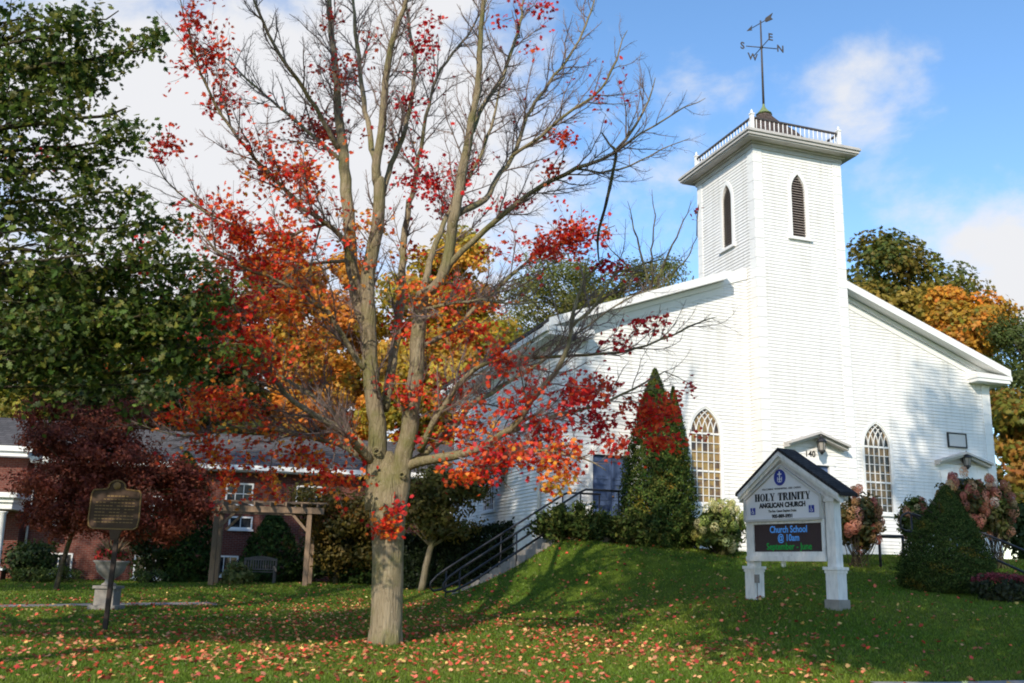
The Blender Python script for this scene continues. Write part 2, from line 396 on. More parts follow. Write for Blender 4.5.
ORNG = [(.80, .17, .025), (.82, .27, .03), (.74, .10, .022), (.80, .36, .05)]
GOLD = [(.66, .34, .03), (.52, .33, .035), (.68, .24, .025), (.40, .30, .04)]

# ------------------------------------------------------------------ terrain
_cp = [at(*k) for k in ((385, 645, 18.5), (104, 631, 20.5), (105, 608, 25.5), (214, 584.5, 36), (307, 585.5, 36), (512, 683, 12.7), (250, 683, 12.2), (0, 683, 11.6), (940, 683, 14.1), (1024, 681, 14.1),
    (838, 607, 19), (753, 594, 20.7), (873, 552, 34), (720, 553, 32), (640, 554, 31), (600, 557, 29.5), (540, 559, 27.2), (520, 574, 27), (500, 591, 26.8), (455, 605, 26.4), (420, 608, 29), (560, 632, 21), (690, 651, 18),
    (620, 641, 19.5), (945, 594, 23), (1000, 600, 21.5), (1024, 615, 19), (1024, 655, 16.2), (400, 585, 38), (640, 600, 24.5), (760, 640, 16), (870, 650, 16), (560, 600, 25), (700, 600, 22), (900, 572, 27), (640, 668, 15), (820, 560, 28), (470, 640, 19), (700, 665, 15.6))]
_cp += [np.array(k, float) for k in ((-13, 43, .76), (-25, 43, .75), (5, 45, .9), (-40, 40, .6), (0, 80, 1.0), (-40, 80, 1.0), (40, 80, 2.0), (20, 37, 2.4), (30, 37, 2.3), (22, 24, 1.3), (30, 20, .8), (20, 16, .35), (-20, 15, 0), (-20, 25, .1), (0, 6, 0), (-10, 3, 0), (10, 3, 0), (20, 9, 0), (5, 58, 2.0), (15, 52, 2.3),
    (-4.5, 33, .55), (-3.5, 36, .8), (2.2, 28.2, 2.3), (0, -10, 0), (0, -40, 0), (60, 30, 1.5), (10, 12.5, 0.0), (8, 13, 0))]
_E1 = np.array([math.sin(R_(71.215)), math.cos(R_(71.215)), 0]); _E2 = np.array([-_E1[1], _E1[0], 0])
_cp += [np.array([8.0335, 31, 0]) + _E1 * lx - _E2 * 1.45 + np.array([0, 0, .55 + (lx + 10.2) / .268 * .172 + .52]) for lx in (-9.9, -9.2, -8.5, -7.8, -7.1)]
_cp += [np.array([8.0335, 31, 0]) + _E1 * lx - _E2 * 1.45 + np.array([0, 0, 2.35]) for lx in (-6.4, -5.4, -4.2)]
_cp = np.array(_cp)
_K = np.linalg.norm(_cp[:, None, :2] - _cp[None, :, :2], axis=2)
_A = np.zeros((len(_cp) + 1,) * 2); _A[:-1, :-1] = -_K + np.eye(len(_cp)) * .35; _A[-1, :-1] = 1; _A[:-1, -1] = 1
_W = np.linalg.solve(_A, np.append(_cp[:, 2], 0))
def ground(x, y):
    x = np.asarray(x, float); y = np.asarray(y, float); sh = np.broadcast(x, y).shape
    q = np.stack([np.broadcast_to(x, sh).ravel(), np.broadcast_to(y, sh).ravel()], 1)
    d = np.sqrt(((q[:, None, :] - _cp[None, :, :2]) ** 2).sum(2) + .5)
    z = -d @ _W[:-1] + _W[-1]
    far = np.clip((np.hypot(q[:, 0], q[:, 1] - 30) - 60) / 60, 0, 1)
    z = z * (1 - far) + 1.0 * far
    return z.reshape(sh)
def gz(x, y): return float(ground(np.array([x]), np.array([y]))[0])
def on(px, py, Y=None):
    """the place on the ground seen along one line of sight"""
    ys = np.linspace(10, 60, 1001); d = at(px, py, 1.0) - np.array([0, 0, CZ]); 
    P = np.array([0, 0, CZ]) + d[None] * ys[:, None]; g = ground(P[:, 0], P[:, 1]); i = np.argmax(P[:, 2] < g)
    if P[i, 2] >= g[i]: i = -1
    return np.array([P[i, 0], P[i, 1], g[i]])

def axis(lo, hi, step, far):
    a = list(np.arange(lo, hi + 1e-6, step)); s = step
    while a[-1] < far: s *= 1.35; a.append(a[-1] + s)
    s = step
    while a[0] > -far: s *= 1.35; a.insert(0, a[0] - s)
    return np.array(a)
gx = axis(-24, 26, .4, 900); gy = axis(6, 50, .4, 900)
GX, GY = np.meshgrid(gx, gy); GZ = ground(GX, GY)
me = bpy.data.meshes.new('lawn')
nx, ny = len(gx), len(gy)
vv = np.stack([GX.ravel(), GY.ravel(), GZ.ravel()], 1)
ii = np.arange(nx * ny).reshape(ny, nx); ff = np.stack([ii[:-1, :-1], ii[:-1, 1:], ii[1:, 1:], ii[1:, :-1]], -1).reshape(-1, 4)
me.from_pydata(vv.tolist(), [], ff.tolist())
me.polygons.foreach_set('use_smooth', [True] * len(ff))
t = NT('lawn_turf'); v = t.coords(); n1 = t.noise(v, .55, 5); n2 = t.noise(v, 22, 6, .7)
c1 = t.ramp(n1, [(.32, (.058, .100, .011)), (.5, (.085, .135, .015)), (.7, (.12, .16, .022))])
mm = t.n('ShaderNodeMix', data_type='RGBA', blend_type='MULTIPLY'); mm.inputs[0].default_value = .8
t.l(c1, mm.inputs[6]); t.l(t.ramp(n2, [(.3, (.45, .45, .4)), (.7, (1.3, 1.25, 1.1))]), mm.inputs[7])
t.pbsdf(mm.outputs[2], .95, t.bump(n2, .8, .05), .1)
me.materials.append(t.m)
lawn = bpy.data.objects.new('lawn', me); COL.objects.link(lawn); tag(lawn, kind='structure')

def strip(name, pts, w, mat, lift=.01, kind='structure', samples=30):
    """a path following the ground"""
    mb = MB(); pts = [np.array(p, float) for p in pts]; vs = []
    for i in range(len(pts) - 1):
        for s in range(samples):
            q = pts[i] + (pts[i + 1] - pts[i]) * s / samples; vs.append(q)
    vs.append(pts[-1]); out = []
    for i, q in enumerate(vs):
        tdir = vs[min(i + 1, len(vs) - 1)] - vs[max(i - 1, 0)]; nrm = np.array([-tdir[1], tdir[0]]); nrm /= np.linalg.norm(nrm)
        for k in (-1, -.33, .33, 1):
            p = q + nrm * w / 2 * k; out.append((p[0], p[1], gz(*p) + lift))
    fs = []
    for i in range(len(vs) - 1):
        for k in range(3): fs.append((i * 4 + k, i * 4 + k + 1, (i + 1) * 4 + k + 1, (i + 1) * 4 + k))
    mb.add(out, fs); return tag(mb.build(name, mat), kind=kind)
pv = [np.array([5.0, 12.9]), np.array([7.2, 13.38]), np.array([12, 13.35]), np.array([24, 12.4])]
strip('pavement', pv, 1.5, M_CONC, .02)
pa, pb, pc = on(-60, 607), on(45, 606), on(215, 604)
strip('garden_path', [pa[:2], pb[:2], pc[:2]], 1.1, M_STONE, .012)

# ------------------------------------------------------------------ church
YAW = R_(71.215)
E1 = np.array([math.sin(YAW), math.cos(YAW), 0]); E2 = np.array([-math.cos(YAW), math.sin(YAW), 0])
TC = np.array([8.0335, 31.0, 0.0]); CB = 1.6
def cw(x, y, z=0): return TC + E1 * x + E2 * y + np.array([0, 0, z])
church = thing('church', 'white clapboard church with square bell tower and low gable', 'church', (TC[0], TC[1], CB), math.pi / 2 - YAW)
X0, X1, FY, NL = -6.7, 9.9, .62, 11.6
XM = (X0 + X1) / 2; SL = .366; ZR = 12.15
def zroof(x): return ZR - SL * abs(x - XM)
TW, TD, TZ = 3.5, 3.75, 15.95
PITCHB = .114
def siding(mb, frame, z0, z1, cuts, proud=.021):
    """clapboards: frame(u, z, out)->xyz, cuts(zb, zt)->[(ub0, ub1, ut0, ut1)]"""
    nrow = int(math.ceil((z1 - z0) / PITCHB))
    for i in range(nrow):
        zb = z0 + i * PITCHB; zt = min(zb + PITCHB + .002, z1)
        for (a0, a1, b0, b1) in cuts(zb, zt):
            if a1 - a0 < .02: continue
            L = a1 - a0; k = max(1, int(round(L / random.uniform(2.6, 4.2))))
            ts = [0] + sorted([min(.97, max(.03, (j + random.uniform(-.25, .25)) / k)) for j in range(1, k)]) + [1]
            for j in range(k):
                s0, s1 = ts[j], ts[j + 1]
                ua, ub = a0 + (a1 - a0) * s0, a0 + (a1 - a0) * s1; ta, tb = b0 + (b1 - b0) * s0, b0 + (b1 - b0) * s1
                p = proud + random.uniform(-.002, .002); dz1, dz2 = random.uniform(-.001, .001), random.uniform(-.001, .001)
                g = .0012 if j else 0
                mb.add([frame(ua + g, zb + dz1, p), frame(ub, zb + dz2, p), frame(tb, zt, .001), frame(ta + g, zt, .001), frame(ua + g, zb + dz1, -.004), frame(ub, zb + dz2, -.004)], [(0, 1, 2, 3), (4, 5, 1, 0)])
class Gothic:
    def __init__(s, x, w, zs, zsp, za):
        s.x, s.w, s.zs, s.zsp, s.za = x, w, zs, zsp, za
        h = za - zsp; s.d = (h * h - w * w) / (2 * w); s.R = w + s.d
    def half(s, z, grow=0):
        if z < s.zs - grow or z > s.za + grow: return 0
        if z <= s.zsp: return s.w + grow
        q = (s.R + grow) ** 2 - (z - s.zsp) ** 2
        return max(0, math.sqrt(q) - s.d) if q > 0 else 0
    def outline(s, grow=0, n=9, base=None):
        zb = s.zs if base is None else base
        h = math.sqrt(max(0, (s.R + grow) ** 2 - s.d ** 2)); L = [(s.x - s.w - grow, zb)]
        for i in range(n): z = h * math.sin(math.pi / 2 * i / n); L.append((s.x - (math.sqrt((s.R + grow) ** 2 - z * z) - s.d), s.zsp + z))
        L.append((s.x, s.zsp + h)); Rr = [(2 * s.x - p[0], p[1]) for p in L[:-1]][::-1]
        return L + Rr
GW = [Gothic(-1.70, .52, 3.72, 5.93, 6.73), Gothic(4.88, .52, 3.72, 5.93, 6.73)]
DOORS = [(-5.60, -4.35, 2.78, 5.0), (7.72, 8.97, 2.55, 5.04)]
def sub(iv, h0, h1):
    out = []
    for (a0, a1, b0, b1) in iv:
        if h1 <= min(a0, b0) or h0 >= max(a1, b1): out.append((a0, a1, b0, b1)); continue
        if h0 > a0: out.append((a0, h0, b0, h0))
        if h1 < a1: out.append((h1, a1, h1, b1))
    return out
def cuts_facade(zb, zt):
    def ext(z):
        if z <= 8.7: return X0 + .02, X1 - .02
        d = (ZR - .1 - z) / SL; return max(X0, XM - d), min(X1, XM + d)
    if zt > ZR - .15: return []
    l0, r0 = ext(zb); l1, r1 = ext(zt)
    iv = sub([(l0, r0, l1, r1)], -.01, TW + .01); zm = (zb + zt) / 2
    for g in GW:
        h = g.half(zm, .045)
        if h: iv = sub(iv, g.x - h, g.x + h)
    for (a, b, c, d) in DOORS:
        if zb < d + .06: iv = sub(iv, a - .1, b + .1)
    return iv
ffac = lambda u, z, o: (u, FY - o, z)
fleft = lambda u, z, o: (X0 - o, u, z)
mb = MB(); siding(mb, ffac, 2.0, ZR, cuts_facade)
SG = [Gothic(y, .62, 3.62, 5.6, 6.5) for y in (7.3,)]
fsw = lambda u, z, o: (X0 - o, u, z)
def cuts_left(zb, zt):
    iv = [(FY, FY + NL, FY, FY + NL)]; zm = (zb + zt) / 2
    for g in SG:
        h = g.half(zm, .04)
        if h: iv = sub(iv, g.x - h, g.x + h)
    return iv
siding(mb, fleft, .9, 8.6, cuts_left, .034)
siding(mb, lambda u, z, o: (X1 + o, FY + NL - u, z), 1.4, 8.6, lambda a, b: [(0, NL, 0, NL)])
# sheathing behind the boards
pent = [(X0 + .12, .6), (X1 - .12, .6), (X1 - .12, 8.6), (XM, ZR - .3), (X0 + .12, 8.6)]
mb.cur = 1
mb.prism(pent, lambda x, z: (x, FY + .14, z), lambda x, z: (x, FY + NL, z))
mb.build('wall', [M_SIDING, M_DARKWALL], church, dz=-CB)
# corner boards with quoin joints
def quoins(mb, fr_list, z0, z1, w, proud=.03, step=.36):
    z = z0; k = 0
    while z < z1 - .02:
        zt = min(z + step, z1)
        for fr in fr_list:
            P = [fr(a, zz, o) for zz in (z + .004, zt - .006) for (a, o) in ((0, -.01), (w, -.01), (w, proud + (.004 if k % 2 else 0)), (0, proud + (.004 if k % 2 else 0)))]
            mb.add(P, [(3, 2, 1, 0), (4, 5, 6, 7), (0, 1, 5, 4), (1, 2, 6, 5), (2, 3, 7, 6), (3, 0, 4, 7)])
        z = zt; k += 1
mb = MB(); quoins(mb, [lambda a, z, o: (X1 + .03 - a, FY - o, z)], 2.0, 8.5, .36); mb.build('corner_board', M_TRIM, church, dz=-CB)
mb = MB(); quoins(mb, [lambda a, z, o: (X0 - .03 + a, FY - o, z)], 2.0, 8.5, .22)
quoins(mb, [lambda a, z, o: (X0 - o, FY + .002 + a, z)], 1.0, 8.5, .22); mb.build('corner_board', M_TRIM, church, dz=-CB)
# nave roof: slabs, rake boards, returns, eaves
mb = MB()
OV = .56
for sgn, xe in ((-1, X0 - OV), (1, X1 + OV)):
    for (ya, yb, xin) in ((FY - .5, FY - .02, -.95 if sgn < 0 else TW - .05), (FY - .02, FY + NL + .3, XM)):
        xs = [xin, xe]; top = [(x, zroof(x) + .10) for x in xs]; bot = [(x, zroof(x) - .01) for x in xs]
        poly = [bot[0], bot[1], top[1], top[0]]
        mb.prism(poly if sgn > 0 else poly[::-1], lambda x, z, y=ya: (x, y, z), lambda x, z, y=yb: (x, y, z))
roof = mb.build('roof', M_ROOF, church, dz=-CB)
mb = MB()
for sgn, xe, xin in ((-1, X0 - OV, -.95), (1, X1 + OV, TW - .05)):
    def slab(o0, o1, ya, yb, xa, xb):
        poly = [(xa, zroof(xa) + o0), (xb, zroof(xb) + o0), (xb, zroof(xb) + o1), (xa, zroof(xa) + o1)]
        mb.prism(poly if sgn > 0 else poly[::-1], lambda x, z: (x, ya, z), lambda x, z: (x, yb, z))
    slab(-.17, .10, FY - .545, FY - .503, xin, xe + sgn * .02)    # crown fascia
    slab(-.15, -.013, FY - .50, FY - .01, xin, xe)                # soffit
    slab(-.34, -.175, FY - .11, FY - .012, xin, xe - sgn * .5)    # bed mould
    slab(-.58, -.345, FY - .035, FY + .02, xin, xe - sgn * .6)    # frieze board
    # cornice return
    xa, xb = (xe, xe + 1.45) if sgn < 0 else (xe - 1.45, xe)
    mb.span(xa, xb, FY - .50, FY - .005, 8.50, 8.62); mb.span(xa - .03, xb + .03, FY - .53, FY - .005, 8.625, 8.76)
    zt = 8.765
    mb.add([(xa - .03, FY - .53, zt), (xb + .03, FY - .53, zt), (xb + .03, FY, zt), (xa - .03, FY, zt), (xa + .1, FY - .1, zt + .17), (xb - .3, FY - .1, zt + .17), (xb - .3, FY, zt + .17), (xa + .1, FY, zt + .17)], [(0, 1, 5, 4), (1, 2, 6, 5), (3, 0, 4, 7), (4, 5, 6, 7)])
    mb.span(min(xe, xe - sgn * .55), max(xe, xe - sgn * .55), FY + .0, FY + NL + .2, 8.48, 8.62)   # boxed eave along the side
    mb.span(min(xe, xe + sgn * .1), max(xe, xe + sgn * .1), FY - .5, FY + NL + .2, 8.60, 8.78)      # gutter
mb.prism([(-.95, zroof(-.95) - .3), (-.03, zroof(-.03) - .3), (-.03, zroof(-.03) + .105), (-.95, zroof(-.95) + .105)], lambda x, z: (x, FY - .048, z), lambda x, z: (x, FY - .024, z))
mb.build('eave_trim', M_TRIM, church, dz=-CB)
mb = MB(); mb.smooth = True
mb.tube([(X0 - .1, 2.0, 8.5), (X0 - .1, 2.0, 8.2), (X0 - .07, 2.05, 7.9), (X0 - .07, 2.05, 1.2)], .05, 8)
mb.build('downpipe', M_TRIM, church, dz=-CB)

# windows
def gothic_window(g, fr, glass, mirror=1):
    """frame casing, glass and glazing bars as one part with sub-parts"""
    mb = MB()
    o1, i1 = g.outline(.11, base=g.zs - .02), g.outline(.0)
    o2 = g.outline(.055, base=g.zs - .02)
    def ring(A, B, of, ob):
        n = len(A)
        for i in range(n - 1):
            P = [fr(*A[i], of), fr(*A[i + 1], of), fr(*B[i + 1], of), fr(*B[i], of), fr(*A[i], ob), fr(*A[i + 1], ob), fr(*B[i + 1], ob), fr(*B[i], ob)]
            mb.add(P, [(0, 1, 2, 3), (7, 6, 5, 4), (1, 0, 4, 5), (3, 2, 6, 7)])
    ring(o1, o2, .045, -.03); ring(o2, i1, .028, -.09)
    P = [fr(a, z, o) for z in (g.zs - .10, g.zs - .01) for (a, o) in ((g.x - g.w - .16, -.05), (g.x + g.w + .16, -.05), (g.x + g.w + .16, .085), (g.x - g.w - .16, .085))]
    mb.add(P, [(3, 2, 1, 0), (4, 5, 6, 7), (0, 1, 5, 4), (1, 2, 6, 5), (2, 3, 7, 6), (3, 0, 4, 7)])
    w = mb.build('window', M_TRIM, church, dz=-CB)
    mb = MB(); pts = g.outline(.005)
    mb.add([fr(a, z, -.05) for a, z in pts], [tuple(range(len(pts)))])
    mb.build('glass', glass, w, dz=-CB)
    mb = MB()
    def bar(a0, z0, a1, z1, wd=.020):
        L = math.hypot(a1 - a0, z1 - z0); nx, nz = -(z1 - z0) / L * wd / 2, (a1 - a0) / L * wd / 2
        q = [(a0 + nx, z0 + nz), (a1 + nx, z1 + nz), (a1 - nx, z1 - nz), (a0 - nx, z0 - nz)]
        P = [fr(*k, -.012) for k in q] + [fr(*k, -.055) for k in q]
        mb.add(P, [(0, 1, 2, 3), (7, 6, 5, 4), (0, 4, 5, 1), (1, 5, 6, 2), (2, 6, 7, 3), (3, 7, 4, 0)])
    nlt = 5; xs = [g.x - g.w + 2 * g.w * i / nlt for i in range(nlt + 1)]
    zm = g.zs + (g.zsp - g.zs) * .46
    for x in xs[1:-1]: bar(x, g.zs, x, g.zsp)
    bar(g.x - g.w, g.zsp, g.x + g.w, g.zsp, .06); bar(g.x - g.w, zm, g.x + g.w, zm, .055)
    for k in range(1, 4): z = zm + (g.zsp - zm) * k / 4; bar(g.x - g.w, z, g.x + g.w, z)
    for k in range(1, 4): z = g.zs + (zm - g.zs) * k / 4; bar(g.x - g.w, z, g.x + g.w, z)
    bar(g.x - g.w, g.zs + .02, g.x + g.w, g.zs + .02, .05)
    for x in xs[:-1]:
        for mir in (1, -1):
            prev = None; h = g.za - g.zsp
            for s in range(0, 15):
                z = h * s / 14
                xx = (x - g.x) + g.w + g.d - math.sqrt(max(0, g.R ** 2 - z * z))
                if xx > math.sqrt(max(0, g.R ** 2 - z * z)) - g.d + .004: break
                cur = (g.x + mir * xx, g.zsp + z)
                if prev: bar(*prev, *cur, .022)
                prev = cur
    mb.build('glazing_bars', M_TRIM, w, dz=-CB)
    return w
gothic_window(GW[0], ffac, M_AMBER); gothic_window(GW[1], ffac, M_OLIVEGL)
for g in SG: gothic_window(g, lambda u, z, o: (X0 - o, u, z), M_SIDEGL)

def panel_door(x0, x1, z0, z1, yf, casing=.14, name='door'):
    mb = MB(); w = x1 - x0
    mb.span(x0, x1, yf + .05, yf + .11, z0, z1)
    cols = 2
    for leaf in range(2):
        a = x0 + w / 2 * leaf
        for (za, zb) in ((.08, .34), (.40, .62), (.68, .93)):
            aa, bb = a + .07, a + w / 2 - .07; c, d = z0 + (z1 - z0) * za, z0 + (z1 - z0) * zb
            for (p, q, r, s) in ((aa, bb, c, c + .03), (aa, bb, d - .03, d), (aa, aa + .03, c + .03, d - .03), (bb - .03, bb, c + .03, d - .03)): mb.span(p, q, yf + .032, yf + .052, r, s)
            mb.span(aa + .09, bb - .09, yf + .038, yf + .052, c + .09, d - .09)
    mb.span((x0 + x1) / 2 - .012, (x0 + x1) / 2 + .012, yf + .03, yf + .052, z0, z1)
    d = mb.build(name, M_BLUEDOOR, church, dz=-CB)
    mb = MB()
    mb.span(x0 - casing, x0, yf - .045, yf + .12, z0 - .02, z1 + .02); mb.span(x1, x1 + casing, yf - .045, yf + .12, z0 - .02, z1 + .02)
    mb.span(x0 - casing - .03, x1 + casing + .03, yf - .06, yf + .12, z1 + .022, z1 + .24)
    mb.build('door_frame', M_TRIM, d, dz=-CB)
    mb = MB(); mb.lathe([(.0, -.02), (.03, -.015), (.035, 0), (.02, .02), (0, .022)], ((x0 + x1) / 2 + .07, yf + .02, z0 + 1.0), 10); mb.build('door_knob', M_GOLD, d, dz=-CB)
    return d
panel_door(*DOORS[0], FY); panel_door(*DOORS[1], FY, casing=.24)
TDOOR = (1.10, 2.44, 2.75, 5.06)
panel_door(*TDOOR, 0.0, casing=.2)
def hood(xc, hw, za, ze, yf, depth, tymp):
    mb = MB()
    s = (za - ze) / hw
    for sg in (-1, 1):
        for (o0, o1, dp) in ((-.13, -.045, depth * .7), (-.043, .03, depth)):
            a, b = (xc, za), (xc + sg * (hw + .02), za - s * (hw + .02))
            poly = [(a[0], a[1] + o0), (b[0], b[1] + o0), (b[0], b[1] + o1), (a[0], a[1] + o1)]
            mb.prism(poly if sg > 0 else poly[::-1], lambda x, z: (x, yf - dp, z), lambda x, z: (x, yf - .002, z))
    if tymp:
        poly = [(xc - hw * .9, ze - .05), (xc + hw * .9, ze - .05), (xc, za - .16)]
        mb.prism(poly, lambda x, z: (x, yf - .05, z), lambda x, z: (x, yf, z))
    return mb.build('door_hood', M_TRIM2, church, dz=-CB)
hood(1.90, 1.12, 6.09, 5.72, 0.0, .42, False)
hood(8.40, 1.12, 5.93, 5.60, FY, .34, True)

# tower
mb = MB()
LOU = [Gothic(1.71, .27, 12.78, 14.45, 15.06)]
LOUL = Gothic(1.72, .30, 12.74, 14.45, 15.06)
def cuts_tf(zb, zt):
    iv = [(.30, TW - .30, .30, TW - .30)]; zm = (zb + zt) / 2
    h = LOU[0].half(zm, .03)
    if h: iv = sub(iv, LOU[0].x - h, LOU[0].x + h)
    if zb < TDOOR[3] + .1: iv = sub(iv, TDOOR[0] - .18, TDOOR[1] + .18)
    return iv
ftf = lambda u, z, o: (u, -o, z)
ftl = lambda u, z, o: (-o, u, z)
siding(mb, ftf, 2.0, TZ, cuts_tf)
def cuts_tl(zb, zt):
    iv = [(.30, TD - .30, .30, TD - .30)] if zb > 10.4 else [(.30, FY, .30, FY)]
    h = LOUL.half((zb + zt) / 2, .03)
    if h: iv = sub(iv, LOUL.x - h, LOUL.x + h)
    return iv
siding(mb, ftl, 2.0, TZ, cuts_tl)
siding(mb, lambda u, z, o: (TW + o, u, z), 2.0, TZ, lambda a, b: [(.3, TD - .3, .3, TD - .3)] if a > 10.4 else [(.3, FY, .3, FY)])
siding(mb, lambda u, z, o: (u, TD + o, z), 10.5, TZ, lambda a, b: [(0, TW, 0, TW)])
mb.cur = 1; mb.span(.14, TW - .14, .14, TD - .14, 1.7, TZ + .2)
tower = mb.build('tower', [M_SIDING, M_DARKWALL], church, dz=-CB)
for sx in (0, 1):
    mb = MB(); fx = (lambda a: -.03 + a) if sx == 0 else (lambda a: TW + .03 - a); gx_ = (lambda o: -o) if sx == 0 else (lambda o: TW + o)
    quoins(mb, [lambda a, z, o: (fx(a), -o, z)], 2.0, TZ, .34, step=.34); quoins(mb, [lambda a, z, o: (gx_(o), .002 + a, z)], 2.0, TZ, .32, step=.34)
    mb.build('corner_board', M_TRIM, tower, dz=-CB)
    mb = MB(); quoins(mb, [lambda a, z, o: (gx_(o), TD - a, z)], 10.6, TZ, .32, step=.34); mb.build('corner_board', M_TRIM, tower, dz=-CB)
def louvre(g, fr):
    mb = MB(); o1, i1 = g.outline(.13, base=g.zs - .02), g.outline(0)
    for i in range(len(o1) - 1):
        P = [fr(*o1[i], .04), fr(*o1[i + 1], .04), fr(*i1[i + 1], .04), fr(*i1[i], .04), fr(*o1[i], -.02), fr(*o1[i + 1], -.02), fr(*i1[i + 1], -.12), fr(*i1[i], -.12)]
        mb.add(P, [(0, 1, 2, 3), (7, 6, 5, 4), (1, 0, 4, 5), (3, 2, 6, 7)])
    P = [fr(a, z, o) for z in (g.zs - .11, g.zs - .012) for (a, o) in ((g.x - g.w - .2, -.05), (g.x + g.w + .2, -.05), (g.x + g.w + .2, .10), (g.x - g.w - .2, .10))]
    mb.add(P, [(3, 2, 1, 0), (4, 5, 6, 7), (0, 1, 5, 4), (1, 2, 6, 5), (2, 3, 7, 6), (3, 0, 4, 7)])
    w = mb.build('louvre_frame', M_TRIM, tower, dz=-CB)
    mb = MB(); z = g.zs + .02
    while z < g.za - .06:
        h = g.half(z + .05)
        if h > .03:
            P = [fr(g.x - h, z, -.005), fr(g.x + h, z, -.005), fr(g.x + h, z + .075, -.10), fr(g.x - h, z + .075, -.10), fr(g.x - h, z + .014, -.005), fr(g.x + h, z + .014, -.005), fr(g.x + h, z + .089, -.10), fr(g.x - h, z + .089, -.10)]
            mb.add(P, [(3, 2, 1, 0), (4, 5, 6, 7), (0, 1, 5, 4), (2, 3, 7, 6)])
        z += .092
    mb.cur = 1; pts = g.outline(.01); mb.add([fr(a, zz, -.125) for a, zz in pts], [tuple(range(len(pts)))])
    mb.build('louvre_slats', [M_LOUVRE, M_DARK], tower, dz=-CB)
louvre(LOU[0], ftf); louvre(LOUL, ftl)
mb = MB()
def ringbox(e, z0, z1):
    mb.span(-e, TW + e, -e, 0 - .0, z0, z1); mb.span(-e, TW + e, TD, TD + e, z0, z1)
    mb.span(-e, 0, 0, TD, z0, z1); mb.span(TW, TW + e, 0, TD, z0, z1)
mb.span(-.06, TW + .06, -.06, TD + .06, TZ - .20, TZ - .05)
mb.span(-.14, TW + .14, -.14, TD + .14, TZ - .048, TZ + .02)
mb.span(-.44, TW + .44, -.44, TD + .44, TZ + .022, TZ + .07)
mb.span(-.49, TW + .49, -.49, TD + .49, TZ + .072, TZ + .17)
mb.span(-.54, TW + .54, -.54, TD + .54, TZ + .172, TZ + .24)
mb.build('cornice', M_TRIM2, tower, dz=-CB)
ZC = TZ + .24
mb = MB(); pr = [(1.80, .06), (1.74, .28), (1.56, .60), (1.28, .92), (.95, 1.22), (.64, 1.50), (.40, 1.76), (.24, 1.98)]
mb.lathe(pr, (TW / 2, TD / 2, ZC), 8, math.pi / 8); mb.build('tower_roof', M_TROOF, tower, dz=-CB)
mb = MB(); mb.lathe([(.27, 1.96), (.31, 1.99), (.20, 2.09), (.10, 2.22), (.05, 2.32), (.035, 2.46)], (TW / 2, TD / 2, ZC), 8, math.pi / 8); mb.build('roof_cap', M_GREENCOPPER, tower, dz=-CB)
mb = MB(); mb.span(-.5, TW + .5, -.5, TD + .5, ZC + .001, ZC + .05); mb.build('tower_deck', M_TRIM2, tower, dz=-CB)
# balustrade
cs = [(-.02, -.02), (TW + .02, -.02), (TW + .02, TD + .02), (-.02, TD + .02)]
mb = MB(); ZB = ZC + .05
for (x, y) in cs:
    mb.span(x - .058, x + .058, y - .058, y + .058, ZB, ZB + .74); mb.span(x - .075, x + .075, y - .075, y + .075, ZB + .742, ZB + .79)
    mb.lathe([(.02, 0), (.045, .03), (.05, .07), (.025, .12), (.0, .17)], (x, y, ZB + .79), 8)
for i in range(4):
    a, b = np.array(cs[i]), np.array(cs[(i + 1) % 4]); L = np.linalg.norm(b - a); n = 20
    for k in range(1, n): p = a + (b - a) * k / n; mb.tube([(p[0], p[1], ZB + .13), (p[0], p[1], ZB + .62)], .017, 6)
    d = (b - a) / L * .08
    mb.beam((*(a + d), ZB + .115), (*(b - d), ZB + .115), .05, .05)
bal = mb.build('balustrade', M_TRIM, tower, dz=-CB)
mb = MB()
for i in range(4):
    a, b = np.array(cs[i]), np.array(cs[(i + 1) % 4]); d = (b - a) / np.linalg.norm(b - a) * .08
    mb.beam((*(a + d), ZB + .64), (*(b - d), ZB + .64), .075, .06)
mb.build('balustrade_rail', M_RAIL_DARK, tower, dz=-CB)

# text helper
def txt(s, size, bold=0.0, depth=.004, align='CENTER', sx=1.0, spacing=1.0):
    cu = bpy.data.curves.new('tmp', 'FONT'); cu.body = s; cu.size = size; cu.offset = bold; cu.extrude = depth / 2; cu.align_x = align; cu.align_y = 'CENTER'; cu.resolution_u = 3; cu.space_character = spacing
    o = bpy.data.objects.new('tmp', cu); COL.objects.link(o)
    dg = bpy.context.evaluated_depsgraph_get(); m = bpy.data.meshes.new_from_object(o.evaluated_get(dg))
    v = [(p.co.x * sx, p.co.y, p.co.z) for p in m.vertices]; f = [tuple(p.vertices) for p in m.polygons]
    bpy.data.objects.remove(o); bpy.data.curves.remove(cu); bpy.data.meshes.remove(m)
    return v, f
def put(mb, vf, fr, u, z, o):
    """fr(u,z,out): lay text on an upright face"""
    v, f = vf; mb.add([fr(u + p[0], z + p[1], o + p[2]) for p in v], f)
mb = MB(); put(mb, txt('140', .27, .006), ftf, 1.74, 5.42, .025); mb.build('house_number', M_INK, church, dz=-CB)

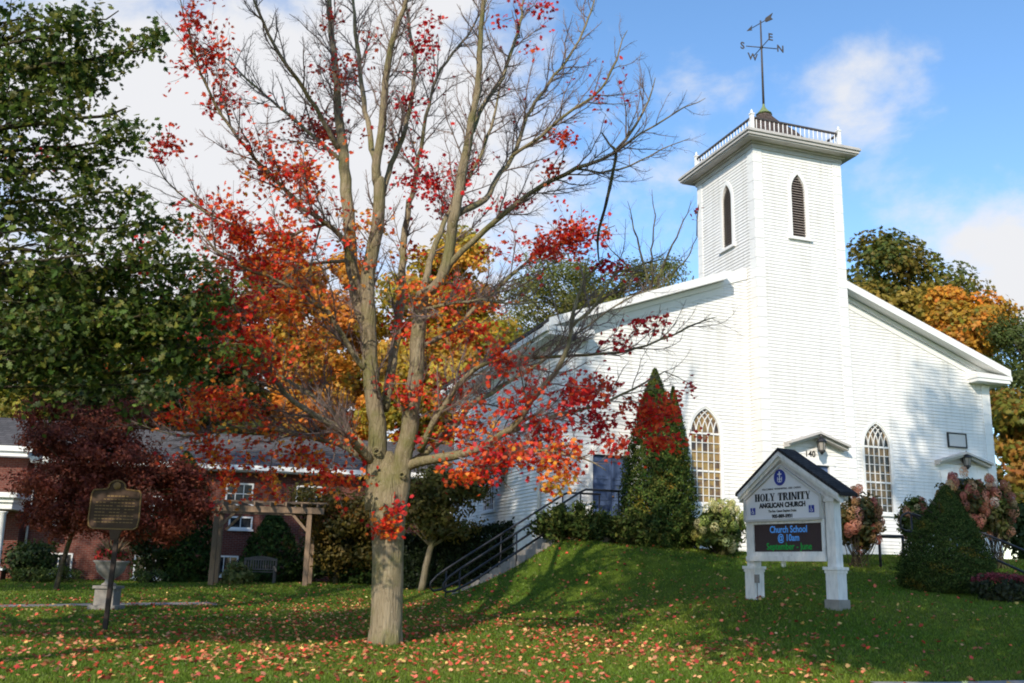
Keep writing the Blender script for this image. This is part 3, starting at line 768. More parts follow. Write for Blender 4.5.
# weather vane on the tower (turns by itself: a thing of its own)
vz = 18.6
vt = cw(TW / 2, TD / 2, vz)
vane = thing('weather_vane', 'dark iron weather vane with N E S W letters on the tower roof', 'weather vane', vt)
VT = 22.05; VCZ = 20.93
mb = MB(); mb.tube([vt, (vt[0], vt[1], VT)], [.045, .03], 8); mb.lathe([(0, -.07), (.06, -.03), (.07, 0), (.06, .03), (0, .07)], (vt[0], vt[1], VCZ), 8); mb.build('mast', M_RAIL_DARK, vane, world=True)
nd = np.array([.99, .11, 0]); ed = np.array([.20, -.98, 0])
C0 = np.array([vt[0], vt[1], VCZ])
mb = MB()
for d in (nd, ed): mb.tube([C0 - d * .60, C0 + d * .60], .018, 6)
mb.build('cross_arm', M_RAIL_DARK, vane, world=True)
for ch, d in (('N', nd), ('S', -nd), ('E', ed), ('W', -ed)):
    c = C0 + d * .74; mb = MB(); vv_, ff_ = txt(ch, .40, .006, .02)
    lx = np.array([.96, .27, 0])
    mb.add([c + lx * p[0] + np.array([0, 0, 1]) * p[1] + np.array([lx[1], -lx[0], 0]) * p[2] for p in vv_], ff_); mb.build('letter', M_RAIL_DARK, vane, world=True)
ad = np.array([-.55, .83, 0]); at0 = np.array([vt[0], vt[1], VT - .1]); mb = MB()
mb.tube([at0 - ad * .38, at0 + ad * .55], .016, 6)
upz = np.array([0, 0, 1.])
def flat(mb, pts, c, d, th=.012):
    nn = np.cross(d, upz); f0 = lambda a, z: c + d * a + upz * z + nn * th; f1 = lambda a, z: c + d * a + upz * z - nn * th
    mb.prism(pts, f0, f1)
flat(mb, [(.42, -.10), (.70, 0), (.42, .10), (.48, 0)], at0, ad)
flat(mb, [(-.60, -.13), (-.26, -.09), (-.20, 0), (-.26, .09), (-.60, .13), (-.5, 0)], at0, ad)
mb.build('arrow', M_RAIL_DARK, vane, world=True)

def lantern(label, x, yf, z, drop=False):
    t = thing('wall_lantern', label, 'wall lamp', cw(x, yf - .18, z - .25), math.pi / 2 - YAW)
    mb = MB(); mb.lathe([(.05, 0), (.09, .04), (.10, .06), (.13, .30)], (0, 0, 0), 6, .3)
    g = mb.build('lamp_glass', M_LAMPGL, t)
    mb = MB()
    for k in range(6):
        a = .3 + k * math.pi / 3; mb.tube([(.105 * math.cos(a), .105 * math.sin(a), .06), (.138 * math.cos(a), .138 * math.sin(a), .30)], .009, 5)
    mb.lathe([(.03, -.09), (.05, -.05), (.09, -.005), (.115, .0), (.115, .05), (.10, .055)], (0, 0, 0), 6, .3)
    mb.lathe([(.165, .30), (.17, .32), (.12, .40), (.06, .45), (.03, .50), (.012, .56)], (0, 0, 0), 6, .3)
    mb.build('lamp_frame', M_BLACK, t)
    mb = MB(); mb.tube([(0, .0, .44), (0, .06, .46), (0, .12, .38), (0, .17, .25)], .012, 6); mb.box((0, .165, .25), (.1, .02, .2)); mb.build('bracket', M_BLACK, t)
    return t
lantern('black lantern under the open hood above the number over the tower door', 1.93, -.2, 5.72)
lantern('black lantern on the small white pediment of the right side door', 8.47, FY - .05, 5.70)

pl = thing('wall_plaque', 'small pale plaque in dark frame above the right side door', 'plaque', cw(8.28, FY - .05, 6.16), math.pi / 2 - YAW)
mb = MB(); mb.span(-.37, .37, -.012, .0, .0, .44); mb.build('plaque_face', M_PLAQUEFACE, pl)
mb = MB()
for (a, b, c, d) in ((-.41, .41, -.04, .005), (-.41, .41, .435, .48), (-.41, -.365, .005, .435), (.365, .41, .005, .435)): mb.span(a, b, -.03, .03, c, d)
mb.build('plaque_frame', M_BLACK, pl)

# ------------------------------------------------------------------ steps and landing by the left door
RZ = math.pi / 2 - YAW
stp = thing('entrance_steps', 'grey concrete steps climbing the bank to the blue left door', 'steps', cw(-10.2, -.4, .55), RZ)
mb = MB(); nst = 13; rise, run = .172, .268
for i in range(nst):
    mb.span(i * run, i * run + run + .03, -.8, .75, -.5 if i < 5 else i * rise - .9, (i + 1) * rise)
mb.build('step', M_CONC, stp)
mb = MB(); mb.span(nst * run + .032, nst * run + 3.1, -.8, .98, 1.0, nst * rise + .02); mb.build('landing', M_STONE, stp)
def handrail(label, y):
    t = thing('handrail', label, 'handrail', cw(-10.50, y, .56), RZ, 'black handrails beside the entrance steps')
    s = rise / run; L = nst * run
    top = lambda x: .95 + s * x
    # local origin at x=0 -> church x -10.75
    P = [(.35 + L, 0, top(L)), (.35, 0, top(0) - .0)]
    loop = [(.08, 0, top(0) - .20), (-.08, 0, top(0) - .38), (-.10, 0, top(0) - .52), (.0, 0, top(0) - .60), (.22, 0, top(0) - .56), (.42, 0, top(0) - .46)]
    mb = MB(); mb.smooth = True
    path = [(.35 + L + 1.15, 0, top(L) + .04), (.35 + L + .12, 0, top(L) + .04), (.35 + L - .05, 0, top(L) - .04)] + P[1:] + loop + [(.7, 0, top(0) - .32), (.35 + L, 0, top(L) - .5)]
    mb.tube(path, .032, 8); mb.build('rail', M_BLACK, t)
    for x in (.35, .35 + L * .45, .35 + L - .05, .35 + L + 1.12):
        mb = MB(); zt = top(min(L, x - .35)); mb.tube([(x, 0, zt - 1.35), (x, 0, zt)], .022, 8); mb.build('post', M_BLACK, t)
    return t
handrail('nearer black handrail beside the concrete steps, by the lawn bank', -1.12)
handrail('farther black handrail beside the concrete steps, by the dark hedge', .22)

# ------------------------------------------------------------------ church sign
SR = at(838, 607, 19.0); SA = R_(146.2)
S1 = np.array([math.sin(SA), math.cos(SA), 0]); S2 = np.array([-S1[1], S1[0], 0])
SBZ = 1.0
sign = thing('church_sign', 'white gabled church notice board with lit message screen on two posts', 'sign', (SR[0], SR[1], SBZ), math.atan2(S1[1], S1[0]))
fsg = lambda u, z, o: (u, -o, z - SBZ)
D = .27
for (xa, zb) in ((-.25, 1.0), (-2.29, 1.12)):
    mb = MB(); xb = xa + .27
    if xa > -1: mb.span(xa - .03, xb + .03, -.03, D + .03, zb - .5 - SBZ, zb + .10 - SBZ)
    base = mb
    mb2 = MB(); mb2.span(xa, xb, 0, D, zb - .3 - SBZ, 1.64 - SBZ); mb2.span(xa - .035, xb + .035, -.035, D + .035, 1.642 - SBZ, 1.70 - SBZ); mb2.span(xa - .015, xb + .015, -.015, D + .015, 1.585 - SBZ, 1.638 - SBZ)
    mb2.span(xa + .035, xb - .035, .035, D - .035, 1.702 - SBZ, 3.0 - SBZ)
    mb2.span(xa + .01, xb - .01, .01, D - .01, 2.93 - SBZ, 2.99 - SBZ)
    p = mb2.build('post', M_SIGNPAINT, sign)
    if xa > -1: base.build('post_footing', M_CONC, p)
# LED cabinet
mb = MB(); mb.span(-2.04, -.255, .03, .24, 1.84 - SBZ, 2.60 - SBZ)
for (a, b, c, d) in ((-2.1, -.24, 1.90, 1.985), (-2.1, -.24, 2.535, 2.60), (-2.1, -2.01, 1.985, 2.535), (-.285, -.24, 1.985, 2.535)): mb.span(a, b, -.02, .03, c - SBZ, d - SBZ)
mb.span(-2.2, -.2, -.05, .0, 1.80 - SBZ, 1.898 - SBZ)
mb.build('screen_cabinet', M_SIGNPAINT, sign)
mb = MB(); mb.span(-2.01, -.285, .012, .028, 1.985 - SBZ, 2.535 - SBZ); scr = mb.build('message_screen', M_SCREEN, sign)
mb = MB(); put(mb, txt('Church School', .19, .003, .004, sx=.83), fsg, -1.12, 2.42, -.008); put(mb, txt('@ 10am', .19, .003, .004, sx=.83), fsg, -1.12, 2.255, -.008); mb.build('screen_text', M_LEDBLUE, scr)
mb = MB(); put(mb, txt('September - June', .19, .002, .004, sx=.86), fsg, -1.12, 2.085, -.008); mb.build('screen_text', M_LEDGREEN, scr)
# gabled panel
pan = [(-2.20, 2.61), (-.255, 2.61), (-.255, 3.05), (-1.23, 3.70), (-2.20, 3.05)]
mb = MB(); mb.prism(pan, lambda x, z: (x, -.03, z - SBZ), lambda x, z: (x, .05, z - SBZ)); panel = mb.build('name_panel', M_SIGNPANEL, sign)
mb = MB()
for i in range(len(pan)):
    a, b = pan[i], pan[(i + 1) % len(pan)]; mb.beam((a[0], -.04, a[1] - SBZ), (b[0], -.04, b[1] - SBZ), .05, .05, (0, 1, 0))
mb.build('panel_moulding', M_TRIM2, panel)
# gable body & roof
gb = [(-2.27, 2.97), (.0, 2.97), (.0, 3.12), (-1.225, 3.96), (-2.27, 3.20)]
mb = MB(); mb.prism([(-2.25, 2.97), (.03, 2.97), (.12, 3.08), (-1.225, 3.95), (-2.33, 3.12)], lambda x, z: (x, .052, z - SBZ), lambda x, z: (x, D + .02, z - SBZ))
mb.span(-2.2, -.255, .052, D - .03, 2.61 - SBZ, 2.968 - SBZ)
mb.build('gable', M_SIGNPAINT, sign)
ap = (-1.215, 3.99); el, er = (-2.40, 3.13), (.27, 3.02)
mb = MB()
for (e, sg) in ((el, -1), (er, 1)):
    poly = [ap, e, (e[0], e[1] + .07), (ap[0], ap[1] + .07)]
    poly = [(e[0], e[1]), ap, (ap[0], ap[1] + .07), (e[0], e[1] + .07)] if sg < 0 else [ap, e, (e[0], e[1] + .07), (ap[0], ap[1] + .07)]
    mb.prism(poly, lambda x, z: (x, -.11, z - SBZ), lambda x, z: (x, D + .14, z - SBZ))
mb.build('roof', M_SROOF, sign)
mb = MB()
for (e, sg) in ((el, -1), (er, 1)):
    a2, e2 = (ap[0], ap[1] - .003), (e[0] - sg * .06, e[1] + (ap[1] - e[1]) * .05 - .003)
    for (th, ya) in ((.10, -.105), (.17, -.06)):
        poly = [(e2[0], e2[1] - th), (a2[0], a2[1] - th), a2, e2] if sg < 0 else [(a2[0], a2[1] - th), (e2[0], e2[1] - th), e2, a2]
        mb.prism(poly, lambda x, z: (x, ya, z - SBZ), lambda x, z: (x, .051, z - SBZ))
mb.build('barge_board', M_SIGNPAINT, sign)
mb = MB(); mb.smooth = True
for xx, zz in ((.14, 2.93), ):
    mb.lathe([(.0, 0), (.05, 0), (.09, .03), (.095, .10), (.06, .14), (0, .15)], (xx, .13, zz - SBZ), 12)
mb.build('bracket_ornament', M_TRIM2, sign)
mb = MB(); mb.box((-1.95, -.02, 1.45 - SBZ), (.09, .06, .17)); mb.tube([(-1.95, -.02, 1.36 - SBZ), (-1.95, -.02, 1.0 - SBZ)], .012, 6); mb.build('outlet_box', M_STONE, sign)
mb = MB(); mb.smooth = True; mb.lathe([(0, -.1), (.045, -.08), (.05, -.02), (.025, .04), (.02, .1)], (-1.35, .1, 1.78 - SBZ), 10); mb.build('flood_lamp', M_TRIM, sign)
# lettering
GLY = {  # fat face slab letters: rectangles (x0,x1,z0,z1) or quads in a cell of height 1
 'H': (.86, [(.08, .32, 0, 1), (.54, .78, 0, 1), (.32, .54, .46, .54), (0, .40, 0, .07), (0, .40, .93, 1), (.46, .86, 0, .07), (.46, .86, .93, 1)]),
 'L': (.70, [(.08, .32, 0, 1), (0, .40, .93, 1), (0, .66, 0, .07), (.58, .66, .07, .36)]),
 'T': (.74, [(.25, .49, 0, 1), (.14, .60, 0, .07), (0, .74, .92, 1), (0, .08, .66, .92), (.66, .74, .66, .92)]),
 'I': (.40, [(.08, .32, 0, 1), (0, .40, 0, .07), (0, .40, .93, 1)]),
 'Y': (.82, [(.29, .53, 0, .46), (.18, .64, 0, .07), (0, .36, .93, 1), (.54, .82, .93, 1), [(.06, .93), (.29, .42), (.53, .42), (.30, .93)], [(.64, .93), (.47, .44), (.53, .42), (.72, .93)]]),
 'N': (.86, [(.08, .16, 0, .93), (.70, .78, .07, 1), (0, .26, 0, .07), (.60, .86, .93, 1), [(0, 1), (.28, 1), (.78, 0), (.56, 0)]]),
 'R': (.86, [(.08, .32, 0, 1), (0, .40, 0, .07), (0, .50, .93, 1), (.32, .5, .48, .55), [(.46, 1), (.62, .96), (.72, .84), (.72, .68), (.62, .54), (.46, .48), (.46, .55), (.48, .72), (.46, .93)], [(.40, .50), (.58, .52), (.86, .0), (.62, .0)]]),
 'O': (.84, 'O'), ' ': (.42, [])}
def fatline(mb, s, u0, u1, zc, h, fr, o):
    tot = sum(GLY[c][0] + .06 for c in s) - .06; k = (u1 - u0) / tot; x = u0; z0 = zc - h / 2
    def quad(q):
        mb.prism([(x + a * k, z0 + b * h) for a, b in q], lambda a, b: fr(a, b, o + .004), lambda a, b: fr(a, b, o))
    for c in s:
        w, g = GLY[c]
        if g == 'O':
            n = 20
            for i in range(n):
                a0, a1 = 2 * math.pi * i / n, 2 * math.pi * (i + 1) / n
                q = [(.42 + .42 * math.cos(a0), .5 + .52 * math.sin(a0)), (.42 + .42 * math.cos(a1), .5 + .52 * math.sin(a1)), (.42 + .17 * math.cos(a1), .5 + .45 * math.sin(a1)), (.42 + .17 * math.cos(a0), .5 + .45 * math.sin(a0))]; quad(q)
        else:
            for r in g:
                if isinstance(r, tuple):
                    e = .035 if r[3] - r[2] > .5 else 0
                    quad([(r[0] - e, r[2]), (r[1] + e, r[2]), (r[1] + e, r[3]), (r[0] - e, r[3])])
                else: quad(r)
        x += (w + .06) * k
mb = MB()
fatline(mb, 'HOLY TRINITY', -1.93, -.50, 3.075, .155, fsg, .0302)
put(mb, txt('ANGLICAN CHURCH', .135, .007, .004, sx=.92), fsg, -1.22, 2.905, .0325)
put(mb, txt('WELCOMING  WORSHIPPING  AND  CARING', .052, .0005, .003, sx=.95), fsg, -1.225, 3.235, .0325)
put(mb, txt('The Rev. Canon Stephen Drake', .068, .002, .003, sx=.82), fsg, -1.22, 2.79, .0325)
put(mb, txt('905-889-5931', .095, .005, .004, sx=1.0), fsg, -1.22, 2.685, .0325)
mb.build('lettering', M_INK, panel)
mb = MB(); n = 28
mb.prism([(-1.25 + .15 * math.cos(2 * math.pi * i / n), 3.46 + .165 * math.sin(2 * math.pi * i / n)) for i in range(n)], lambda a, b: fsg(a, b, .036), lambda a, b: fsg(a, b, .031))
em = mb.build('emblem', M_BLUEINK, panel)
mb = MB()
def er_(a, b, c, d): mb.prism([(a, c), (b, c), (b, d), (a, d)], lambda u, z: fsg(u, z, .039), lambda u, z: fsg(u, z, .0365))
er_(-1.262, -1.238, 3.36, 3.58); er_(-1.30, -1.20, 3.515, 3.538); er_(-1.31, -1.295, 3.38, 3.47); er_(-1.205, -1.19, 3.38, 3.47); er_(-1.293, -1.207, 3.42, 3.435); er_(-1.293, -1.207, 3.365, 3.38)
mb.build('emblem_cross', M_SIGNPANEL, panel)
for uc in (-1.99, -.485):
    mb = MB(); mb.prism([(uc - .065, 2.735), (uc + .065, 2.735), (uc + .065, 2.875), (uc - .065, 2.875)], lambda a, b: fsg(a, b, .036), lambda a, b: fsg(a, b, .031)); q = mb.build('accessibility_badge', M_BLUEINK, panel)
    mb = MB(); n = 14
    for i in range(2, 13):
        a0, a1 = math.pi * .55 + 2 * math.pi * i / 16, math.pi * .55 + 2 * math.pi * (i + 1) / 16
        c = (uc - .005, 2.785); P = [(c[0] + r * math.cos(a), c[1] + r * math.sin(a)) for (r, a) in ((.034, a0), (.034, a1), (.024, a1), (.024, a0))]
        mb.prism(P[::-1], lambda u, z: fsg(u, z, .039), lambda u, z: fsg(u, z, .0365))
    for (a, b, c, d) in ((-.012, .0, .06, .12), (-.012, .022, .058, .068), (.018, .030, .02, .058), (-.014, .004, .124, .136)):
        mb.prism([(uc + a, 2.735 + c), (uc + b, 2.735 + c), (uc + b, 2.735 + d), (uc + a, 2.735 + d)], lambda u, z: fsg(u, z, .0392), lambda u, z: fsg(u, z, .0366))
    mb.build('wheelchair_symbol', M_SIGNPANEL, q)

# ------------------------------------------------------------------ railings on the right
def simple_rail(name, label, path, posts, r=.03, cat='handrail', group=None):
    b = np.array(posts[0][0]); t = thing(name, label, cat, b, 0, group)
    mb = MB(); mb.smooth = True
    for p in path: mb.tube(p, r, 8)
    mb.build('rail', M_BLACK, t, world=True)
    for a, c in posts:
        mb = MB(); mb.tube([a, c], r * .9, 8); mb.build('post', M_BLACK, t, world=True)
    return t
Yr = 27.5
def down(p, d=.25): return np.array([p[0], p[1], gz(p[0], p[1]) - d])
a, b = at(879, 536.5, Yr), at(902.5, 536.5, Yr)
simple_rail('low_rail', 'low black hoop rail on the lawn between pink hydrangea and round spruce', [[a, b]], [(down(a), a), (down(b), b)], .045, 'rail')
lp = [at(*k, Yr - .4) for k in ((925, 524), (915, 516), (908, 512.5), (902.5, 515), (900, 521), (901, 528), (905.5, 531), (912, 530.5), (925, 537))]
l2 = [at(912, 513.5, Yr - .4), at(930, 520, Yr - .5), at(985, 534, Yr - 1.2), at(1030, 553, Yr - 2), at(1075, 573, Yr - 2.8)]
l3 = [at(908, 531, Yr - .4), at(930, 540, Yr - .5), at(988, 556, Yr - 1.2), at(1030, 575, Yr - 2), at(1075, 594, Yr - 2.8)]
pp = [(down(at(911, 514, Yr - .4)), at(911, 514, Yr - .4)), (down(l2[3]), l2[3]), (down(l2[4]), l2[4])]
simple_rail('stair_rail', 'long black handrail with curled end running behind the round spruce', [lp, l2, l3], pp, .032)

# ------------------------------------------------------------------ historical marker on the left
mp_ = at(104, 632, 20.5); mp_[2] = gz(mp_[0], mp_[1])
mk = thing('history_marker', 'brown and gold history plaque on a dark post on the left lawn', 'plaque', mp_, R_(4))
lean = .012
mb = MB(); mb.beam((0, .03, -.3), (.02, .03, 1.78), .085, .085, (0, 1, 0)); mb.build('post', M_POST, mk)
zt = lambda z: z
out = [(-.48, 2.05), (-.50, 2.20), (-.49, 2.70), (-.45, 2.78), (-.20, 2.80)] + [(-.16 + .0, 2.84)] + [(.0 + .165 * math.cos(a), 2.86 + .12 * math.sin(a)) for a in np.linspace(math.pi * .95, .05 * math.pi, 9)] + [(.16, 2.84), (.20, 2.80), (.46, 2.78), (.50, 2.72), (.51, 2.20), (.49, 2.05), (.42, 2.0), (.18, 1.97), (.12, 1.78), (-.02, 1.78), (-.06, 1.97), (-.40, 2.0)]
ox = -.06
mb = MB(); mb.prism([(x + ox, z) for x, z in out][::-1], lambda x, z: (x, -.05, z), lambda x, z: (x, .02, z)); plq = mb.build('plaque_board', M_BRONZE, mk)
mb = MB(); inn = [(x + ox, z) for x, z in out[:-5]] + [(-.40 + ox, 2.0)] 
ring = [(x + ox, z) for x, z in out if z > 1.98]
for i in range(len(ring)):
    a, b = ring[i], ring[(i + 1) % len(ring)]
    if math.hypot(a[0] - b[0], a[1] - b[1]) < 1.2: mb.tube([(a[0], -.055, a[1]), (b[0], -.055, b[1])], .014, 5)
mb.build('plaque_border', M_GOLD, plq); mb = MB(); mb.lathe([(.0, 0), (.07, 0), (.075, .01), (.05, .02), (0, .025)], (0, 0, 0), 14)
nv = len(mb.v) - 5 * 14
for i in range(nv, len(mb.v)): x, y, z = mb.v[i]; mb.v[i] = (x + ox, -.05 - z, y + 2.87)
mb.build('plaque_crest', M_GOLD, plq); mb = MB()
for k in range(9):
    z = 2.66 - k * .066; w = .40 if k else .26
    segs = int(w * 2 / .07)
    for s in range(segs):
        if random.random() < .12: continue
        x0 = -w + s * (2 * w / segs); mb.box((x0 + ox + w / segs, -.052, z), (w / segs * random.uniform(1.2, 1.8), .006, .016 if k else .024))
mb.build('plaque_lettering', M_GOLD, plq)

# ------------------------------------------------------------------ urn planter
up = at(106, 609, 25.5); up[2] = gz(up[0], up[1])
urn = thing('stone_urn', 'grey stone urn planter with red flowers behind the history plaque', 'planter', up)
mb = MB(); mb.span(-.34, .34, -.34, .34, -.1, .10); mb.span(-.24, .24, -.24, .24, .10, .50); mb.span(-.29, .29, -.29, .29, .502, .57); mb.build('pedestal', M_STONE, urn)
mb = MB(); mb.smooth = True; mb.lathe([(.17, .57), (.19, .60), (.11, .66), (.10, .72), (.20, .80), (.31, .90), (.36, 1.02), (.37, 1.10), (.43, 1.15), (.43, 1.18), (.36, 1.16)], (0, 0, 0), 24); mb.build('bowl', M_STONE, urn)
n = 260; a = rng.uniform(0, 2 * math.pi, n); r = .42 * np.sqrt(rng.random(n)); P = np.stack([r * np.cos(a), r * np.sin(a), 1.2 + .22 * rng.random(n) + .15 * (1 - r / .42)], 1)
cols = pick([(.09, .10, .02), (.12, .07, .03), (.05, .08, .02), (.42, .03, .03), (.5, .05, .04)], n)
leaves('flowers', P, rng.normal(size=(n, 3)) + [0, -.4, .6], .12, cols, M_LEAF, urn, T_OVAL, world=False)
n = 46; a = rng.uniform(0, 2 * math.pi, n); d = np.stack([np.cos(a), np.sin(a), rng.uniform(.3, 1.6, n)], 1); d /= np.linalg.norm(d, axis=1, keepdims=True)
leaves('spikes', np.array([0, 0, 1.28]) + d * .24, np.cross(d, rng.normal(size=(n, 3))), .62, pick([(.20, .12, .07), (.25, .17, .09)], n), M_LEAF, urn, T_NEEDLE, world=False, along=d)

# ------------------------------------------------------------------ brick house on the left
HA = R_(80); H1 = np.array([math.sin(HA), math.cos(HA), 0]); H2 = np.array([-math.cos(HA), math.sin(HA), 0])
HP = at(200, 582, 43); HP[2] = 0.5
house = thing('brick_house', 'red brick house with grey shingle roof behind the garden', 'house', HP, math.pi / 2 - HA)
Z = lambda z: z - .5
mb = MB(); mb.span(-16, 17, 0, 8, -.3, Z(5.6)); mb.span(-16, -7.3, -.5, -.003, -.3, Z(5.6)); mb.build('wall', M_BRICK, house)
mb = MB(); ye, yr = -.6, 3.6; ze, zr = Z(5.62), Z(7.45)
P = [(-16.5, ye, ze), (17.5, ye, ze), (17.5, yr, zr), (-16.5, yr, zr), (17.5, 8.6, ze), (-16.5, 8.6, ze)]
mb.add(P + [(p[0], p[1], p[2] + .12) for p in P], [(6, 7, 8, 9), (9, 8, 10, 11), (1, 0, 3, 2), (2, 3, 5, 4), (0, 1, 7, 6), (1, 2, 8, 7), (2, 4, 10, 8), (3, 0, 6, 9), (5, 3, 9, 11), (4, 5, 11, 10)])
mb.add([(-16.5, -1.1, Z(5.95)), (-7.0, -1.1, Z(5.95)), (-7.0, 3.5, Z(7.7)), (-16.5, 3.5, Z(7.7)), (-16.5, -1.1, Z(6.05)), (-7.0, -1.1, Z(6.05)), (-7.0, 3.5, Z(7.8)), (-16.5, 3.5, Z(7.8))], [(4, 5, 6, 7), (0, 1, 5, 4), (1, 2, 6, 5), (3, 2, 1, 0)])
mb.build('roof', M_HROOF, house)
mb = MB(); mb.span(-7.2, 17.4, -.72, -.60, Z(5.50), Z(5.70)); mb.span(-7.2, 17.4, -.6, -.005, Z(5.44), Z(5.5)); mb.span(-16.4, -7.0, -1.22, -1.1, Z(5.82), Z(6.03)); mb.span(-16.4, -7.2, -1.1, -.505, Z(5.62), Z(5.82)); mb.build('gutter', M_TRIM, house)
fh = lambda u, z, o: (u, -o, Z(z))
def house_window(x0, x1, z0, z1, nx_, nz_, two=True, y=0.0):
    mb = MB(); f = .07
    def b(a, c, d, e, o0=-.02, o1=.05): mb.span(a, c, y - o1, y - o0, Z(d), Z(e))
    b(x0, x1, z0, z0 + f); b(x0, x1, z1 - f, z1); b(x0, x0 + f, z0 + f, z1 - f); b(x1 - f, x1, z0 + f, z1 - f); b(x0 - .06, x1 + .06, z0 - .09, z0 - .002, -.01, .10)
    w = mb.build('window', M_TRIM, house)
    mb = MB(); b(x0 + f, x1 - f, z0 + f, z1 - f, -.005, .008); mb.build('glass', M_HOUSEGL, w)
    mb = MB()
    for i in range(1, nx_): x = x0 + f + (x1 - x0 - 2 * f) * i / nx_; b(x - .018, x + .018, z0 + f, z1 - f, -.012, .03)
    for i in range(1, nz_):
        z = z0 + f + (z1 - z0 - 2 * f) * i / nz_; q = .035 if (two and i * 2 == nz_) else .018
        b(x0 + f, x1 - f, z - q, z + q, -.012, .034 if q > .02 else .028)
    mb.build('muntins', M_TRIM, w)
house_window(.72, 1.88, 4.06, 4.98, 3, 2, False); house_window(.95, 1.95, 3.02, 3.55, 2, 1)
house_window(.3, 1.5, 1.05, 1.88, 4, 1, False); house_window(3.7, 4.85, 4.06, 4.98, 3, 2, False)
house_window(-2.6, -1.45, 3.4, 4.3, 3, 2); house_window(-2.75, -1.4, .85, 1.8, 3, 1, False); house_window(-6.2, -5.0, 2.95, 4.2, 3, 2)
house_window(-6.3, -5.2, .9, 1.8, 2, 1, False); house_window(7.3, 8.5, 4.06, 4.98, 3, 2, False); house_window(10.5, 11.7, 4.06, 4.98, 3, 2, False); house_window(-10.2, -9.0, 4.3, 5.2, 3, 2, True, -.5)
mb = MB(); mb.span(-14, -7.15, -2.3, -.6, Z(3.68), Z(3.86)); mb.span(-14, -7.0, -2.45, -.6, Z(3.862), Z(4.06)); mb.span(-14, -7.2, -2.2, -.6, Z(3.42), Z(3.678)); mb.build('porch_entablature', M_TRIM, house)
for x in (-7.55, -10.2):
    mb = MB(); mb.smooth = True; mb.lathe([(.2, .0), (.2, .06), (.155, .1), (.15, .9), (.125, 2.1), (.16, 2.14), (.19, 2.2)], (x, -2.0, Z(1.13)), 20); mb.build('column', M_TRIM, house)
    mb = MB(); mb.span(x - .33, x + .33, -2.33, -1.67, -.2, Z(1.05)); mb.build('porch_pier', M_BRICK, house)
    mb = MB(); mb.span(x - .38, x + .38, -2.38, -1.62, Z(1.052), Z(1.128)); mb.build('pier_cap', M_TRIM, house)
mb = MB(); mb.tube([(-7.1, -.1, Z(5.5)), (-7.1, -.1, 0)], .05, 8); mb.build('downpipe', M_TRIM2, house)
# ------------------------------------------------------------------ pergola and bench
PG = at(210.5, 584, 36.0); PG[2] = gz(PG[0], PG[1])
perg = thing('pergola', 'weathered wooden pergola arch standing before the brick house', 'pergola', PG, R_(5))
PW = 3.30; PH = 2.62
for (x, y) in ((0, 0), (PW, 0), (-.12, 1.5), (PW, 1.5)):
    mb = MB(); mb.span(x - .085, x + .085, y - .085, y + .085, -.2, PH); mb.build('post', M_WOOD, perg)
for y in (0, 1.5):
    for dy in (-.115, .115):
        mb = MB(); mb.span(-.5, PW + .5, y + dy - .025, y + dy + .025, PH - .02, PH + .20); mb.build('beam', M_WOOD, perg)
for k in range(8):
    x = -.3 + k * (PW + .6) / 7; mb = MB(); mb.span(x - .025, x + .025, -.5, 2.0, PH + .202, PH + .34); mb.build('rafter', M_WOOD, perg)
for k in range(4):
    y = -.1 + k * .5; mb = MB(); mb.span(-.6, PW + .6, y - .03, y + .03, PH + .342, PH + .39); mb.build('batten', M_WOOD, perg)
for y in (0, 1.5):
    for s, x in ((1, 0), (-1, PW)):
        mb = MB(); mb.beam((x + s * .08, y, PH - .62), (x + s * .62, y, PH - .05), .09, .09, (0, 1, 0)); mb.build('brace', M_WOOD, perg)
BP = on(258, 580.5) if False else at(258, 582, 38.5); BP[2] = gz(BP[0], BP[1])
bench = thing('garden_bench', 'dark slatted garden bench under the wooden pergola', 'bench', BP, R_(6))
mb = MB()
for k in range(5): mb.span(-.62, .62, -.22 + k * .1, -.22 + k * .1 + .08, .42, .45)
mb.build('seat', M_BENCH, bench)
mb = MB(); mb.span(-.62, .62, .27, .31, .86, .95); mb.span(-.62, .62, .27, .31, .50, .55)
for k in range(13): mb.span(-.58 + k * .094, -.58 + k * .094 + .05, .275, .305, .55, .86)
mb.prism([(-.5, .952), (.5, .952), (.3, 1.0), (0, 1.03), (-.3, 1.0)], lambda x, z: (x, .272, z), lambda x, z: (x, .308, z)); mb.build('backrest', M_BENCH, bench)
for x in (-.59, .59):
    for y, h in ((-.2, .62), (.29, .95)):
        mb = MB(); mb.span(x - .03, x + .03, y - .03, y + .03, -.05, h); mb.build('leg', M_BENCH, bench)
    mb = MB(); mb.span(x - .035, x + .035, -.24, .26, .622, .66); mb.build('armrest', M_BENCH, bench)

# ------------------------------------------------------------------ woody growth
def catmull(pts, rad, step):
    pts = [np.asarray(p, float) for p in pts]; out = []; ro = []
    n = len(pts)
    for i in range(n - 1):
        p0, p1, p2, p3 = pts[max(i - 1, 0)], pts[i], pts[i + 1], pts[min(i + 2, n - 1)]
        k = max(2, int(np.linalg.norm(p2 - p1) / step))
        for s in range(k):
            t = s / k; out.append(.5 * ((2 * p1) + (-p0 + p2) * t + (2 * p0 - 5 * p1 + 4 * p2 - p3) * t * t + (-p0 + 3 * p1 - 3 * p2 + p3) * t ** 3)); ro.append(rad[i] + (rad[i + 1] - rad[i]) * t)
    out.append(pts[-1]); ro.append(rad[-1]); return out, ro
def unit(v): return v / (np.linalg.norm(v) + 1e-9)
def wander(p, d, L, n, up, wig):
    pts = [p]; d = unit(d)
    for i in range(n):
        d = unit(d + rng.normal(size=3) * wig + np.array([0, 0, up])); pts.append(pts[-1] + d * L / n)
    return pts
